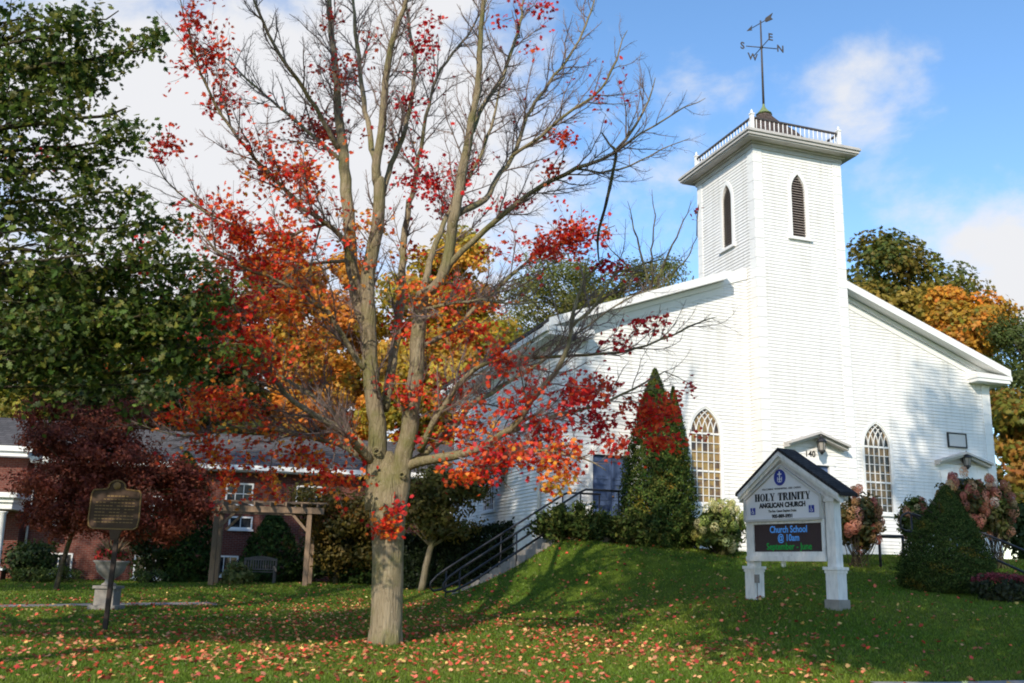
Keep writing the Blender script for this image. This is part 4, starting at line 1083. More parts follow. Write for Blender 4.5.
class Tree:
    def __init__(s): s.mb = MB(); s.nodes = []; s.thin = MB()
    def limb(s, pts, rad, n=10, step=.3, noise=.0, jitter=0):
        P, Rr = catmull(pts, rad, step)
        if jitter: P = [P[0]] + [p + rng.normal(size=3) * jitter for p in P[1:]]
        s.mb.tube(P, Rr, n, True, noise)
        for i, p in enumerate(P): s.nodes.append((p, unit(P[min(i + 1, len(P) - 1)] - P[max(i - 1, 0)]), Rr[i]))
        return P, Rr
    def spawn(s, P, Rr, t0, spacing, Lr, level, maxlevel, up=.10, ang=(.6, 1.0)):
        L = 0; nxt = spacing * rng.uniform(.3, 1); tot = sum(np.linalg.norm(P[i + 1] - P[i]) for i in range(len(P) - 1))
        for i in range(len(P) - 1):
            sl = np.linalg.norm(P[i + 1] - P[i]); L += sl
            while L > nxt:
                nxt += spacing * rng.uniform(.6, 1.5)
                if L / tot < t0: continue
                tdir = unit(P[i + 1] - P[i]); q = unit(np.cross(tdir, rng.normal(size=3))); a = rng.uniform(*ang)
                d = tdir * math.cos(a) + q * math.sin(a)
                ln = Lr * rng.uniform(.45, 1.15) * (1.15 - .6 * L / tot)
                r0 = min(Rr[i] * .55, (.017, .0085, .0055)[min(level, 2)] * rng.uniform(.7, 1.2))
                n = (6, 5, 3)[min(level, 2)]
                W = wander(P[i], d, ln, n, up * (.6 if level else 1), .16)
                RR = [r0 * (1 - .7 * k / n) for k in range(n + 1)]
                s.thin.tube(W, RR, 4 if level == 0 else 3, False)
                for k in range(1, n + 1): s.nodes.append((W[k], unit(W[k] - W[k - 1]), RR[k]))
                if level + 1 < maxlevel: s.spawn(W, RR, .2, spacing * (.50, .5)[min(level, 1)], ln * .42, level + 1, maxlevel, up * .8, ang)

MB_base = at(385, 645, 18.5); MB_base[2] = gz(MB_base[0], MB_base[1]) - .02
maple = thing('maple_tree', 'large half bare maple with grey brown trunk and scattered red leaves', 'tree', MB_base)
tr = Tree()
Y0 = 18.5
def limbpx(L):
    return [at(px, py, Y0 + dy) for (px, py, dy) in L]
LIMBS = [  # (points (px, py, depth offset), start/end radius, spawn, start of spawning)
 ([(386, 647, 0), (386, 632, 0), (387, 600, 0), (388, 540, 0), (387, 500, 0), (388, 474, .03), (387, 452, .05)], [.315, .295, .285, .295, .36, .29, .10], 0, 1),
 ([(376, 510, 0), (377, 455, 0), (377, 421, -.1), (370, 367, -.2), (369, 320, -.3), (369, 274, -.3), (377, 230, -.4), (380, 200, -.5), (378, 178, -.5)], [.24, .21, .18, .165, .16, .15, .14, .13, .12], .8, .4),
 ([(366, 325, -.2), (358, 300, .1), (351, 260, .3), (349, 225, .5), (346, 190, .6), (344, 156, .7), (338, 111, .9), (337, 83, 1.0), (331, 28, 1.3), (327, -20, 1.6), (322, -90, 2.0)], [.13, .15, .15, .15, .15, .135, .11, .095, .08, .06, .02], .9, .45),
 ([(340, 150, .7), (333, 139, .5), (316, 108, .2), (297, 78, -.2), (280, 55, -.5), (262, 20, -.8), (245, -30, -1.2)], [.07, .065, .055, .05, .045, .035, .012], .7, .3),
 ([(378, 185, -.5), (376, 167, -.6), (383, 111, -.8), (387, 69, -1.0), (394, 33, -1.2), (408, -5, -1.4), (420, -70, -1.8)], [.115, .11, .09, .08, .07, .05, .015], .9, .3),
 ([(377, 172, -.5), (374, 156, -.3), (365, 111, .0), (359, 55, .3), (354, 14, .6), (352, -60, 1.0)], [.08, .075, .065, .055, .045, .012], .8, .3),
 ([(384, 410, .1), (392, 365, .5), (397, 335, .8), (402, 280, 1.1), (404, 240, 1.3), (410, 200, 1.4)], [.12, .115, .11, .10, .085, .075], .7, .5),
 ([(380, 205, -.4), (391, 164, -.2), (402, 139, 0), (413, 92, .3), (415, 55, .5), (409, 28, .7), (404, -30, 1.0)], [.075, .07, .06, .055, .05, .04, .012], .8, .3),
 ([(410, 200, 1.4), (413, 189, 1.4), (422, 139, 1.6), (431, 97, 1.7), (441, 69, 1.8), (458, 47, 1.9), (474, 25, 2.0), (500, -30, 2.2)], [.07, .068, .055, .045, .04, .035, .03, .01], .8, .2),
 ([(396, 515, 0), (401, 470, -.1), (408, 437, -.2), (411, 412, -.3), (416, 379, -.4), (418, 343, -.5), (420, 320, -.6), (421, 300, -.6), (426, 290, -.7)], [.22, .20, .185, .175, .165, .155, .15, .145, .14], .8, .5),
 ([(424, 293, -.65), (441, 281, -.7), (447, 262, -.8), (451, 239, -.8), (453, 222, -.9), (460, 187, -1.0), (466, 150, -1.1), (472, 119, -1.2), (477, 92, -1.3), (481, 42, -1.5), (484, 0, -1.7), (490, -70, -2.0)], [.10, .13, .13, .13, .13, .12, .105, .09, .08, .065, .05, .015], .9, .35),
 ([(421, 300, -.6), (425, 285, -.4), (430, 262, -.1), (440, 232, .3), (455, 200, .6), (478, 160, .9), (493, 120, 1.2), (500, 80, 1.4)], [.09, .085, .08, .07, .06, .05, .04, .015], .9, .3),
 ([(468, 138, -1.1), (472, 130, -1.0), (485, 103, -.8), (502, 78, -.6), (513, 47, -.4), (520, 22, -.2), (530, -40, .2)], [.065, .06, .055, .05, .045, .04, .012], .8, .2),
 ([(456, 215, -.9), (472, 206, -.6), (486, 199, -.3), (497, 178, 0), (516, 150, .3), (527, 117, .5), (549, 83, .8), (572, 53, 1.0), (591, 11, 1.3), (603, -30, 1.5)], [.085, .08, .075, .065, .055, .05, .04, .035, .025, .01], .9, .3),
 ([(512, 156, .2), (541, 136, .0), (560, 119, -.2), (585, 103, -.4), (602, 89, -.5), (612, 70, -.6), (619, 53, -.7), (626, 30, -.8)], [.045, .042, .038, .033, .028, .024, .02, .008], .8, .2),
 ([(445, 272, -.7), (462, 250, -.9), (485, 230, -1.1), (506, 212, -1.3), (541, 186, -1.6), (577, 169, -1.9), (613, 153, -2.2), (636, 125, -2.4), (648, 100, -2.5), (656, 78, -2.6)], [.075, .07, .065, .06, .052, .045, .035, .028, .02, .008], .9, .3),
 ([(613, 153, -2.2), (630, 140, -2.3), (655, 125, -2.5), (685, 108, -2.7), (706, 98, -2.8)], [.03, .025, .02, .014, .006], .6, .15),
 ([(577, 169, -1.9), (600, 172, -1.6), (630, 166, -1.3), (660, 150, -1.0), (690, 138, -.8)], [.028, .024, .02, .015, .006], .6, .15),
 ([(420, 451, -.1), (432, 425, -.4), (446, 402, -.6), (467, 376, -.8), (491, 362, -1.0), (519, 357, -1.2), (560, 357, -1.4), (618, 352, -1.7), (660, 340, -1.9), (700, 322, -2.1), (716, 318, -2.2)], [.085, .075, .065, .055, .05, .04, .035, .028, .022, .014, .006], .8, .2),
 ([(411, 463, .0), (435, 446, .3), (453, 428, .5), (474, 402, .8), (491, 393, 1.0), (514, 379, 1.2), (540, 363, 1.4), (562, 345, 1.6), (590, 325, 1.8), (625, 300, 2.0), (665, 285, 2.2)], [.09, .085, .075, .07, .06, .05, .045, .036, .028, .02, .008], .9, .2),
 ([(404, 468, -.1), (418, 462, -.3), (444, 458, -.6), (479, 449, -1.0), (502, 435, -1.3), (519, 421, -1.5), (531, 400, -1.6), (546, 384, -1.7), (562, 359, -1.8), (570, 332, -1.9), (580, 290, -2.0), (590, 274, -2.0), (604, 258, -2.1)], [.12, .115, .105, .09, .08, .072, .066, .06, .052, .045, .035, .026, .01], .9, .25),
 ([(502, 435, -1.3), (530, 425, -1.0), (560, 415, -.7), (600, 405, -.4), (640, 385, -.2), (665, 372, 0), (688, 384, .1)], [.05, .045, .04, .032, .022, .015, .006], .7, .15),
 ([(479, 449, -1.0), (510, 452, -1.4), (545, 450, -1.7), (580, 458, -2.0), (605, 470, -2.1)], [.05, .04, .032, .02, .008], .6, .1),
 ([(571, 328, -1.9), (590, 312, -2.0), (611, 280, -2.2), (620, 272, -2.2), (660, 260, -2.4), (690, 262, -2.5)], [.038, .032, .026, .022, .014, .006], .6, .2),
 ([(425, 345, -.5), (450, 332, -.2), (467, 316, .0), (500, 285, .4), (519, 269, .6), (545, 250, .8), (580, 238, 1.0), (615, 225, 1.2)], [.065, .06, .055, .045, .04, .032, .022, .008], .9, .2),
 ([(372, 462, -.1), (358, 448, -.4), (344, 432, -.7), (307, 411, -1.1), (284, 392, -1.4), (265, 361, -1.7), (259, 342, -1.8), (245, 315, -2.0), (225, 295, -2.1)], [.10, .095, .085, .065, .055, .045, .038, .025, .008], .9, .2),
 ([(372, 466, .0), (350, 450, .3), (331, 442, .5), (278, 430, .9), (250, 429, 1.1), (226, 429, 1.3), (194, 436, 1.6), (160, 432, 1.9), (130, 420, 2.1)], [.085, .075, .065, .05, .045, .038, .028, .018, .007], .9, .15),
 ([(368, 452, .1), (345, 425, .5), (323, 403, .9), (300, 388, 1.2), (270, 370, 1.6), (240, 352, 1.9), (205, 348, 2.1)], [.065, .06, .055, .045, .036, .025, .008], .9, .15),
 ([(367, 372, -.2), (345, 340, -.6), (328, 313, -.9), (305, 297, -1.2), (280, 281, -1.5), (250, 270, -1.8), (215, 250, -2.1), (190, 215, -2.3)], [.07, .065, .055, .05, .042, .034, .024, .008], .9, .2),
 ([(362, 300, -.1), (355, 275, -.3), (343, 240, -.6), (325, 222, -.9), (303, 208, -1.2), (267, 172, -1.6), (239, 139, -1.9), (222, 117, -2.1), (200, 72, -2.4), (189, 33, -2.6), (178, -10, -2.8)], [.075, .07, .062, .058, .052, .045, .038, .033, .026, .018, .008], .9, .25),
 ([(345, 165, .7), (330, 150, .9), (300, 125, 1.2), (278, 106, 1.4), (250, 82, 1.7), (228, 61, 1.9), (200, 40, 2.1)], [.055, .05, .042, .036, .03, .022, .008], .8, .2),
 ([(330, 222, -.8), (305, 230, -1.0), (270, 235, -1.4), (230, 225, -1.8), (195, 205, -2.1), (165, 180, -2.3), (150, 150, -2.5)], [.045, .042, .036, .03, .022, .015, .006], .8, .2),
 ([(352, 260, .3), (330, 262, .8), (300, 268, 1.3), (270, 290, 1.7), (240, 315, 2.0), (215, 330, 2.2)], [.05, .045, .038, .03, .02, .007], .8, .2),
 ([(420, 310, -.6), (445, 305, -1.0), (480, 300, -1.4), (515, 305, -1.8), (545, 300, -2.1)], [.045, .04, .03, .02, .007], .7, .2),
]
for k, (L, Rr, ln, t0) in enumerate(LIMBS):
    pts = limbpx(L)
    if k: Rr = [q * (.90 if k in (1, 9) else .82) for q in Rr]
    P, RR = tr.limb(pts, Rr, 20 if k == 0 else (14 if Rr[0] > .1 else 8), .14 if k == 0 else .22, .05 if k == 0 else .04, .012 if k else 0)
    if ln: tr.spawn(P, RR, max(.12, t0 - .08), .155, ln * 1.9, 0, 3, .10, (.45, .85))
# root flare
for a in np.linspace(0, 2 * math.pi, 7)[:-1]:
    d = np.array([math.cos(a + .4), math.sin(a + .4), 0]); p0 = MB_base + d * .19
    tr.mb.tube([p0 + np.array([0, 0, .55]), p0 + d * .05 + np.array([0, 0, .2]), p0 + d * .08 + np.array([0, 0, -.08])], [.05, .08, .075], 8)
# knots
def knot(px, py, dy, r):
    c = at(px, py, Y0 + dy); ring = []
    for a in np.linspace(0, 2 * math.pi, 11): ring.append(c + np.array([math.cos(a) * r, -.02, math.sin(a) * r * .9]))
    tr.mb.tube(ring, r * .33, 6, False)
knot(376.5, 451, -.25, .065); knot(402, 475, -.30, .05)
trunk = tr.mb.build('trunk', M_BARK, maple, world=True)
# leaf clusters: where leaves are still hanging (place, spread, how many, colours)
CLUS = [(205, 55, 26, 42, 330, RED), (192, 12, 12, 16, 60, RED), (225, 95, 16, 14, 60, RED), (165, 142, 22, 12, 110, RED), (240, 140, 30, 10, 40, RED),
 (350, 78, 26, 18, 170, RED), (335, 18, 14, 10, 40, RED), (318, 128, 26, 16, 300, RED), (300, 170, 42, 30, 620, RED + ORNG[:3]), (350, 58, 10, 8, 20, RED), (372, 34, 8, 6, 16, RED),
 (430, 178, 36, 22, 420, CRIM + RED[:1]), (424, 40, 12, 30, 150, CRIM), (412, 98, 12, 10, 60, CRIM), (395, 145, 10, 8, 50, RED + ORNG), (450, 205, 22, 8, 60, CRIM),
 (572, 233, 28, 17, 520, RED), (545, 246, 16, 8, 90, RED), (608, 262, 16, 10, 60, CRIM), (568, 136, 16, 8, 70, RED), (548, 172, 18, 8, 40, RED), (600, 110, 16, 16, 22, RED), (625, 80, 8, 20, 10, CRIM), (545, 8, 24, 10, 70, CRIM), (535, 45, 10, 8, 20, RED), (515, 205, 22, 12, 60, CRIM), (500, 250, 25, 10, 50, RED),
 (235, 225, 46, 26, 430, RED + ORNG[:1]), (262, 262, 40, 26, 420, RED + ORNG), (290, 300, 44, 28, 380, ORNG), (310, 345, 40, 26, 300, ORNG + GOLD), (225, 300, 40, 25, 300, RED[:2] + CRIM), (245, 345, 34, 24, 320, RED + ORNG[:1]), (180, 330, 22, 14, 70, CRIM), (205, 392, 34, 20, 240, RED), (240, 405, 26, 14, 130, RED), (175, 415, 22, 12, 90, RED), (300, 455, 42, 16, 230, RED), (330, 478, 26, 14, 140, RED), (215, 455, 26, 14, 170, RED), (225, 482, 20, 12, 90, RED), (270, 480, 26, 10, 100, RED), (260, 430, 40, 10, 60, RED), (370, 460, 24, 8, 40, RED), (345, 418, 10, 6, 40, RED), (350, 378, 12, 7, 70, GOLD), (368, 222, 14, 12, 60, ORNG), (362, 250, 14, 20, 50, ORNG),
 (418, 252, 20, 6, 40, RED + ORNG), (410, 280, 22, 12, 50, ORNG), (400, 325, 12, 10, 70, RED), (408, 384, 18, 10, 70, RED), (440, 300, 26, 30, 110, RED + ORNG), (470, 330, 36, 26, 220, RED + ORNG), (450, 390, 26, 16, 110, RED), (480, 425, 34, 18, 240, RED + ORNG), (510, 360, 30, 18, 120, RED), (505, 455, 40, 14, 330, RED + CRIM[:2] + ORNG[:1]), (558, 462, 20, 14, 230, RED + ORNG), (552, 485, 12, 8, 70, ORNG + GOLD), (540, 430, 26, 12, 130, CRIM), (575, 392, 30, 12, 260, CRIM + RED), (600, 382, 14, 10, 80, RED), (595, 415, 22, 10, 100, CRIM), (640, 322, 20, 7, 70, CRIM), (625, 340, 22, 6, 30, CRIM), (648, 418, 22, 14, 260, RED), (660, 440, 14, 10, 100, RED), (620, 440, 12, 10, 40, RED), (672, 405, 10, 10, 60, RED), (689, 387, 5, 4, 14, CRIM), (600, 432, 16, 10, 60, CRIM), (520, 405, 26, 16, 110, RED), (470, 285, 30, 18, 70, RED), (700, 208, 5, 4, 4, CRIM), (560, 430, 14, 8, 40, RED), (455, 470, 24, 8, 90, RED + ORNG), (430, 440, 20, 12, 60, RED), (130, 260, 26, 18, 60, CRIM), (60, 148, 36, 10, 80, CRIM), (386, 516, 9, 8, 60, RED[:2] + ORNG[:2]), (397, 503, 7, 7, 30, CRIM + RED[1:2]), (380, 526, 8, 6, 36, RED + ORNG[:1]), (290, 240, 30, 20, 200, RED + ORNG[:2]), (330, 130, 10, 12, 60, RED), (505, 20, 10, 8, 20, CRIM), (590, 60, 14, 10, 10, CRIM)]
nodesP = np.array([n[0] for n in tr.nodes]); dd = nodesP - np.array([0, 0, CZ]); zz = dd @ _f
NPX = 512 + F_PX * (dd @ _r) / zz; NPY = 341.5 - F_PX * (dd @ _u) / zz
LP, LC = [], []
for (cx, cy, rx, ry, cnt, pal) in CLUS:
    if cx < 385 and 210 < cy < 490 and pal is RED: pal = RED + ORNG
    cnt = int(cnt * (1.95 if cy > 215 and cx < 480 else (1.55 if cy > 215 else 1.35)))
    i = np.argsort((NPX - cx) ** 2 + (NPY - cy) ** 2)[:10]; j = rng.choice(i)
    depth = nodesP[j][1]
    if 375 < cx < 400 and cy > 490: depth = Y0 - .50
    c = at(cx, cy, depth); start = nodesP[j]
    px_m = depth / F_PX
    ns = max(3, int(cnt / 22)); tips = []
    W0 = wander(start, c - start, np.linalg.norm(c - start) + .05, 4, 0, .05); tr.thin.tube(W0, [.012, .010, .009, .008, .007], 4, False)
    for k in range(ns):
        q = rng.normal(size=3) * np.array([rx, min(rx, ry) * 1.2, ry]) * px_m * .85
        e = c + q; near = W0[rng.integers(2, 5)]; W = wander(near, e - near, np.linalg.norm(e - near), 4, 0, .12)
        tr.thin.tube(W, [.006, .005, .004, .0035, .003], 3, False); tips += W[1:]
    tips = np.array(tips)
    # leaves hang in tufts round the twig tips and along nearby older twigs
    inside = np.where((np.abs(NPX - cx) < rx * 1.3) & (np.abs(NPY - cy) < ry * 1.3) & (np.abs(nodesP[:, 1] - depth) < 1.6))[0]
    inside = rng.choice(inside, min(len(inside), max(4, cnt // 14)), replace=False) if len(inside) else inside
    src = np.vstack([tips, nodesP[inside]]) if len(inside) else tips
    b = src[rng.integers(0, len(src), cnt)] + rng.normal(size=(cnt, 3)) * np.array([.10, .10, .09]) - np.array([0, 0, .05])
    LP.append(b); LC.append(pick(pal, cnt, .25))
# a few single leaves left on bare twigs
k = rng.choice(len(nodesP), 110, replace=False); LP.append(nodesP[k] + rng.normal(size=(110, 3)) * .03); LC.append(pick(CRIM + RED, 110, .3))
LP = np.vstack(LP); LC = np.vstack(LC)
N = rng.normal(size=(len(LP), 3)) * .75 + np.array([-.15, -.55, .45])
al = rng.normal(size=(len(LP), 3)) * .5 + np.array([0, 0, -.9])
leaves('crown', LP, N, rng.uniform(.062, .118, len(LP)), LC, M_LEAF, maple, T_MAPLE, True, al)
tr.thin.build('twigs', M_TWIG, maple, world=True)
# broken branch hanging in the crown
hb = [at(*k, 16.35) for k in ((602, 133), (610, 145), (616, 152), (613, 172), (606, 204), (598, 235), (599, 262))]
br = thing('broken_branch', 'dark broken branch hanging from a bare limb left of the tower', 'branch', hb[-1])
mb = MB(); P, RR = catmull(hb, [.012, .018, .03, .03, .028, .022, .012], .1); mb.tube(P, [r * rng.uniform(.9, 1.15) for r in RR], 7, True, .2); mb.tube([hb[2], at(622, 148, 16.4), at(632, 141, 16.4)], [.022, .016, .008], 6); mb.build('wood', M_BARKD, br, world=True)

# ------------------------------------------------------------------ generic foliage
def blob_points(n, c, rad, nclump, clump_r, shell=.55, flat=1.0):
    """leaf positions gathered in clumps inside an ellipsoid; returns points, outward normals"""
    u = rng.normal(size=(nclump, 3)); u /= np.linalg.norm(u, axis=1, keepdims=True)
    r = rng.uniform(shell ** 2, 1, (nclump, 1)) ** .5 * rng.uniform(.86, 1.08, (nclump, 1))
    cc = np.asarray(c) + u * r * np.asarray(rad)
    wt = rng.uniform(.5, 1.6, nclump); wt /= wt.sum(); i = rng.choice(nclump, n, p=wt)
    off = rng.normal(size=(n, 3)); ol = np.linalg.norm(off, axis=1, keepdims=True); off = off / ol * np.minimum(ol, 1.9) * clump_r * np.array([1, 1, .72 * flat])
    P = cc[i] + off
    N = u[i] * .7 + off / (clump_r + 1e-6) * .35 + rng.normal(size=(n, 3)) * .55 + np.array([0, 0, .35])
    return P, N, cc, i
def bg_tree(name, label, base, lobes, pal, n, lsize, trunk_r, clump=.6, ncl=70, templ=T_CLUMP, group=None, jit=.22, bark_m=None, cat='tree', zbase=None, weights=None):
    base = np.array(base, float)
    t = thing(name, label, cat, base, 0, group); T = Tree()
    PP, NN, CCs, cs_ = [], [], [], []
    if base[1] > 44: n = int(n * 1.6)
    tot = sum(np.prod(l[1]) ** .67 for l in lobes)
    for (c, rad) in lobes:
        k = int(n * np.prod(rad) ** .67 / tot); P, N, cc, ci = blob_points(k, c, rad, max(6, int(ncl * np.prod(rad) ** .67 / tot)), clump)
        # each clump has its own tint
        tint = np.exp(rng.normal(size=(len(cc), 1)) * .16)
        colr = pick(pal, len(cc), .05, weights)[ci] * .55 + pick(pal, k, jit, weights) * .45
        PP.append(P); NN.append(N); CCs.append(cc); cs_.append(colr * tint[ci])
    P = np.vstack(PP); leaves('crown', P, np.vstack(NN), rng.uniform(.7, 1.25, len(P)) * lsize * (.72 if base[1] > 44 else 1.0), np.vstack(cs_), M_LEAF, t, templ)
    top = max(c[2] for c, r in lobes); mid = np.mean([c for c, r in lobes], axis=0)
    tp = [base - [0, 0, .3], base + (np.array([mid[0], mid[1], base[2]]) - base) * .3 + [0, 0, (top - base[2]) * .35], np.array([mid[0], mid[1], base[2] + (top - base[2]) * .75]), np.array([mid[0], mid[1], top])]
    Pt, Rt = T.limb(tp, [trunk_r, trunk_r * .8, trunk_r * .45, trunk_r * .12], 9, .5, .08)
    for cc in CCs:
        Pz = np.array(Pt)
        for q in cc[rng.permutation(len(cc))[:9]]:
            want = q[2] - .55 * np.hypot(*(q - np.array([mid[0], mid[1], 0]))[:2]) - rng.uniform(0, .8)
            i = int(np.clip(np.argmin(np.abs(Pz[:, 2] - want)), len(Pt) * .38, len(Pt) - 2)); s = Pz[i]
            hd_ = np.linalg.norm(q - s); m1 = s + (q - s) * .4 + rng.normal(size=3) * .06 * hd_ + [0, 0, .05 * hd_]; m2 = s + (q - s) * .75 + rng.normal(size=3) * .05 * hd_ + [0, 0, .04 * hd_]
            T.limb([s, m1, m2, q], [trunk_r * .22, trunk_r * .15, trunk_r * .09, trunk_r * .03], 5, .4)
    T.mb.build('trunk', bark_m or M_BARKD, t, world=True)
    return t
def bush(name, label, c, rad, pal, n, lsize, mat=None, templ=T_OVAL, clump=.14, ncl=60, shell=.75, cat='shrub', group=None, core=.72, normals_up=.35):
    c = np.array(c, float); base = np.array([c[0], c[1], gz(c[0], c[1])])
    t = thing(name, label, cat, base, 0, group)
    P, N, cc, ci = blob_points(n, c, rad, ncl, clump, shell); keep = P[:, 2] > base[2] - .05
    P, N = P[keep], N[keep]; colr = pick(pal, len(P), .25)
    leaves('foliage', P, N, rng.uniform(.7, 1.3, len(P)) * lsize, colr, mat or M_LEAF, t, templ)
    mb = MB()
    for q in cc[rng.permutation(len(cc))[:16]]: mb.tube([base + rng.normal(size=3) * [.1, .1, 0] - [0, 0, .05], (base + q) / 2 + rng.normal(size=3) * .05, q], [.02, .014, .006], 5, False)
    mb.build('stems', M_BARKD, t, world=True)
    return t
DG = [(.032, .060, .014), (.045, .078, .018), (.022, .044, .012), (.065, .090, .022)]
OLIVE = [(.085, .100, .018), (.13, .125, .024), (.055, .075, .016), (.18, .14, .026)]
YG = [(.24, .23, .03), (.32, .27, .035), (.15, .17, .025), (.38, .24, .035)]
AUT = [(.60, .28, .03), (.68, .33, .035), (.46, .29, .035), (.64, .19, .025), (.34, .26, .03)]

# ---- oak whose boughs hang into the picture on the left
OB = np.array([-13.5, 13.0, 0]); OB[2] = gz(OB[0], OB[1])
oak = thing('oak_tree', 'dark green oak with lobed leaves filling the upper left', 'tree', OB)
T = Tree()
oc = OB + [0, 0, 0]
Pt, Rt = T.limb([OB - [0, 0, .2], OB + [.1, 0, 2.5], OB + [.3, .2, 6], OB + [.2, .4, 11], OB + [0, .6, 17]], [.5, .38, .33, .22, .05], 14, .4, .06)
def oaklimb(end, k, r0, drop=0.0):
    s = Pt[k]; e = np.array(end); m1 = s + (e - s) * .35 + [0, 0, .5]; m2 = s + (e - s) * .72 + [0, 0, .25 - drop]
    P, RR = T.limb([s, m1, m2, e], [r0, r0 * .7, r0 * .4, r0 * .1], 8, .3, .05, .02); return P, RR
OP, OC_, ON = [], [], []
oak_targets = []
def frnd(): return rng.uniform(-1, 1)
# boughs reaching toward the lawn (seen) and the rest of the crown (out of frame)
vis = [(20, 20, 12.5), (70, 30, 12.0), (120, 15, 12.6), (150, 50, 12.8), (40, 90, 12.2), (95, 95, 12.8), (130, 110, 12.2), (10, 150, 12.0), (60, 170, 12.6), (110, 165, 13.2), (140, 190, 12.8),
       (30, 230, 12.4), (80, 245, 12.8), (130, 250, 12.4), (170, 265, 13.0), (205, 262, 13.0), (20, 300, 12.0), (70, 310, 12.4), (120, 320, 12.8), (165, 315, 13.0), (205, 318, 13.2), (225, 300, 13.4), (245, 345, 13.6), (30, 350, 12.6), (80, 350, 12.9), (130, 355, 13.2), (180, 345, 13.3), (12, 195, 14.5), (60, 60, 14.5), (100, 210, 14.5), (50, 280, 15), (150, 290, 15), (-40, 60, 12), (-50, 180, 12), (-60, 300, 12), (-30, 10, 13), (105, 60, 14.5), (0, 100, 14), (185, 350, 14.4), (120, 285, 14.6), (232, 268, 13.6), (225, 330, 13.8), (205, 372, 14.0), (150, 385, 13.6), (90, 385, 13.2), (30, 385, 13), (172, 225, 13.2), (150, 140, 12.8)]
VW = [1, 1, .9, .45, 1, 1, .55, 1, .9, .6, .35, 1, 1, .9, .55, .35, 1, 1, 1, .9, .7, .4, .3, .9, .8, .6, .5, 1, 1, .7, 1, .9, 1, 1, 1, 1, .9, 1, .4, .9, .35, .35, .4, .5, .6, .6, .35, .3]
for j, ((px, py, Y), wv) in enumerate(zip(vis, VW)):
    e = at(px, py, Y); zr_ = e[2]
    k = int(np.clip((zr_ / 17) * len(Pt) * .8, len(Pt) * .18, len(Pt) - 3))
    P, RR = oaklimb(e, k, .075 if j % 3 else .11, .1)
    T.spawn(P, RR, .42, .20, 1.15, 0, 2, -.02, (.4, .95)); oak_targets.append((e, wv))
on_ = np.array([n_[0] for n_ in T.nodes]); orad = np.array([n_[2] for n_ in T.nodes])
for (e, wv) in oak_targets:
    cnt = int(560 * wv); spread = np.array([.62, .62, .42])
    tw = on_[(np.abs(on_ - e) < np.array([1.15, 1.2, .95])).all(1) & (orad < .03)]
    if len(tw) == 0: tw = np.array([e])
    b = tw[rng.integers(0, len(tw), cnt)] + rng.normal(size=(cnt, 3)) * np.array([.11, .11, .09]) - np.array([0, 0, .04]); OP.append(b)
    OC_.append(pick([(.060, .105, .018), (.085, .135, .022), (.042, .072, .015), (.120, .165, .028), (.18, .18, .03)], cnt, .25))
# remaining crown beyond the frame
for kk in range(90):
    th = rng.uniform(0, 2 * math.pi); rr = rng.uniform(2.5, 8.2); z = rng.uniform(4.5, 19)
    if rr > 8.6 * math.sqrt(max(.05, 1 - ((z - 11) / 9) ** 2)): continue
    q = OB + np.array([math.cos(th) * rr * 1.15 - 1.5, math.sin(th) * rr * 1.1 + 1.0, z])
    px, py = proj(q) if q[1] > 2 else (-999, 0)
    if px > 0 and q[1] > 3: continue
    k = int(np.clip(z / 17 * len(Pt) * .8, len(Pt) * .2, len(Pt) - 3)); oaklimb(q, k, .07)
    cnt = 300; OP.append(q + rng.normal(size=(cnt, 3)) * np.array([.85, .85, .6])); OC_.append(pick([(.022, .050, .014), (.034, .068, .016), (.055, .085, .020)], cnt, .25))
OP = np.vstack(OP); OC_ = np.vstack(OC_)
leaves('crown', OP, rng.normal(size=(len(OP), 3)) * .8 + [-.1, -.35, .55], rng.uniform(.060, .122, len(OP)), OC_, M_LEAF, oak, T_OAK)
T.mb.build('trunk', M_BARKD, oak, world=True); T.thin.build('twigs', M_BARKD, oak, world=True)

# ---- trees behind
def px_lobe(px, py, Y, rx, ry, rd=None):
    c = at(px, py, Y); k = Y / F_PX; return (c, np.array([rx * k, (rd if rd else (rx + ry) / 2 * k), ry * k]))
def gbase(px, Y, z=None):
    p = at(px, 560, Y); p[2] = gz(p[0], p[1]); return p
G_BT = 'autumn trees behind the church and house'
bg_tree('maple_tree', 'tall green and bronze maple rising behind the right roof slope', gbase(890, 58), [px_lobe(880, 275, 58, 40, 42), px_lobe(915, 300, 57, 40, 45), px_lobe(950, 295, 58, 22, 30), px_lobe(870, 340, 58, 60, 60), px_lobe(960, 370, 56, 45, 60), px_lobe(900, 420, 57, 60, 60)], [(.095, .125, .020), (.14, .155, .026), (.065, .09, .018), (.21, .18, .03), (.28, .19, .03)], 20000, .42, .5, .75, 120, group=G_BT)
bg_tree('maple_tree', 'orange brown maple beside the right end of the church roof', gbase(965, 50), [px_lobe(960, 335, 50, 26, 34), px_lobe(985, 320, 50, 18, 20), px_lobe(945, 310, 51, 18, 18)], AUT + [(.60, .33, .04), (.16, .16, .025)], 11000, .34, .3, .55, 80, group=G_BT)
bg_tree('pine_tree', 'feathery green tree at the right edge behind the church', gbase(1030, 47), [px_lobe(1012, 345, 47, 22, 32), px_lobe(1035, 350, 47, 28, 45), px_lobe(1015, 400, 46, 24, 40), px_lobe(1045, 430, 46, 30, 60)], [(.10, .13, .028), (.13, .16, .032), (.07, .095, .022)], 11000, .30, .3, .5, 90, T_SPRAY, group=G_BT)
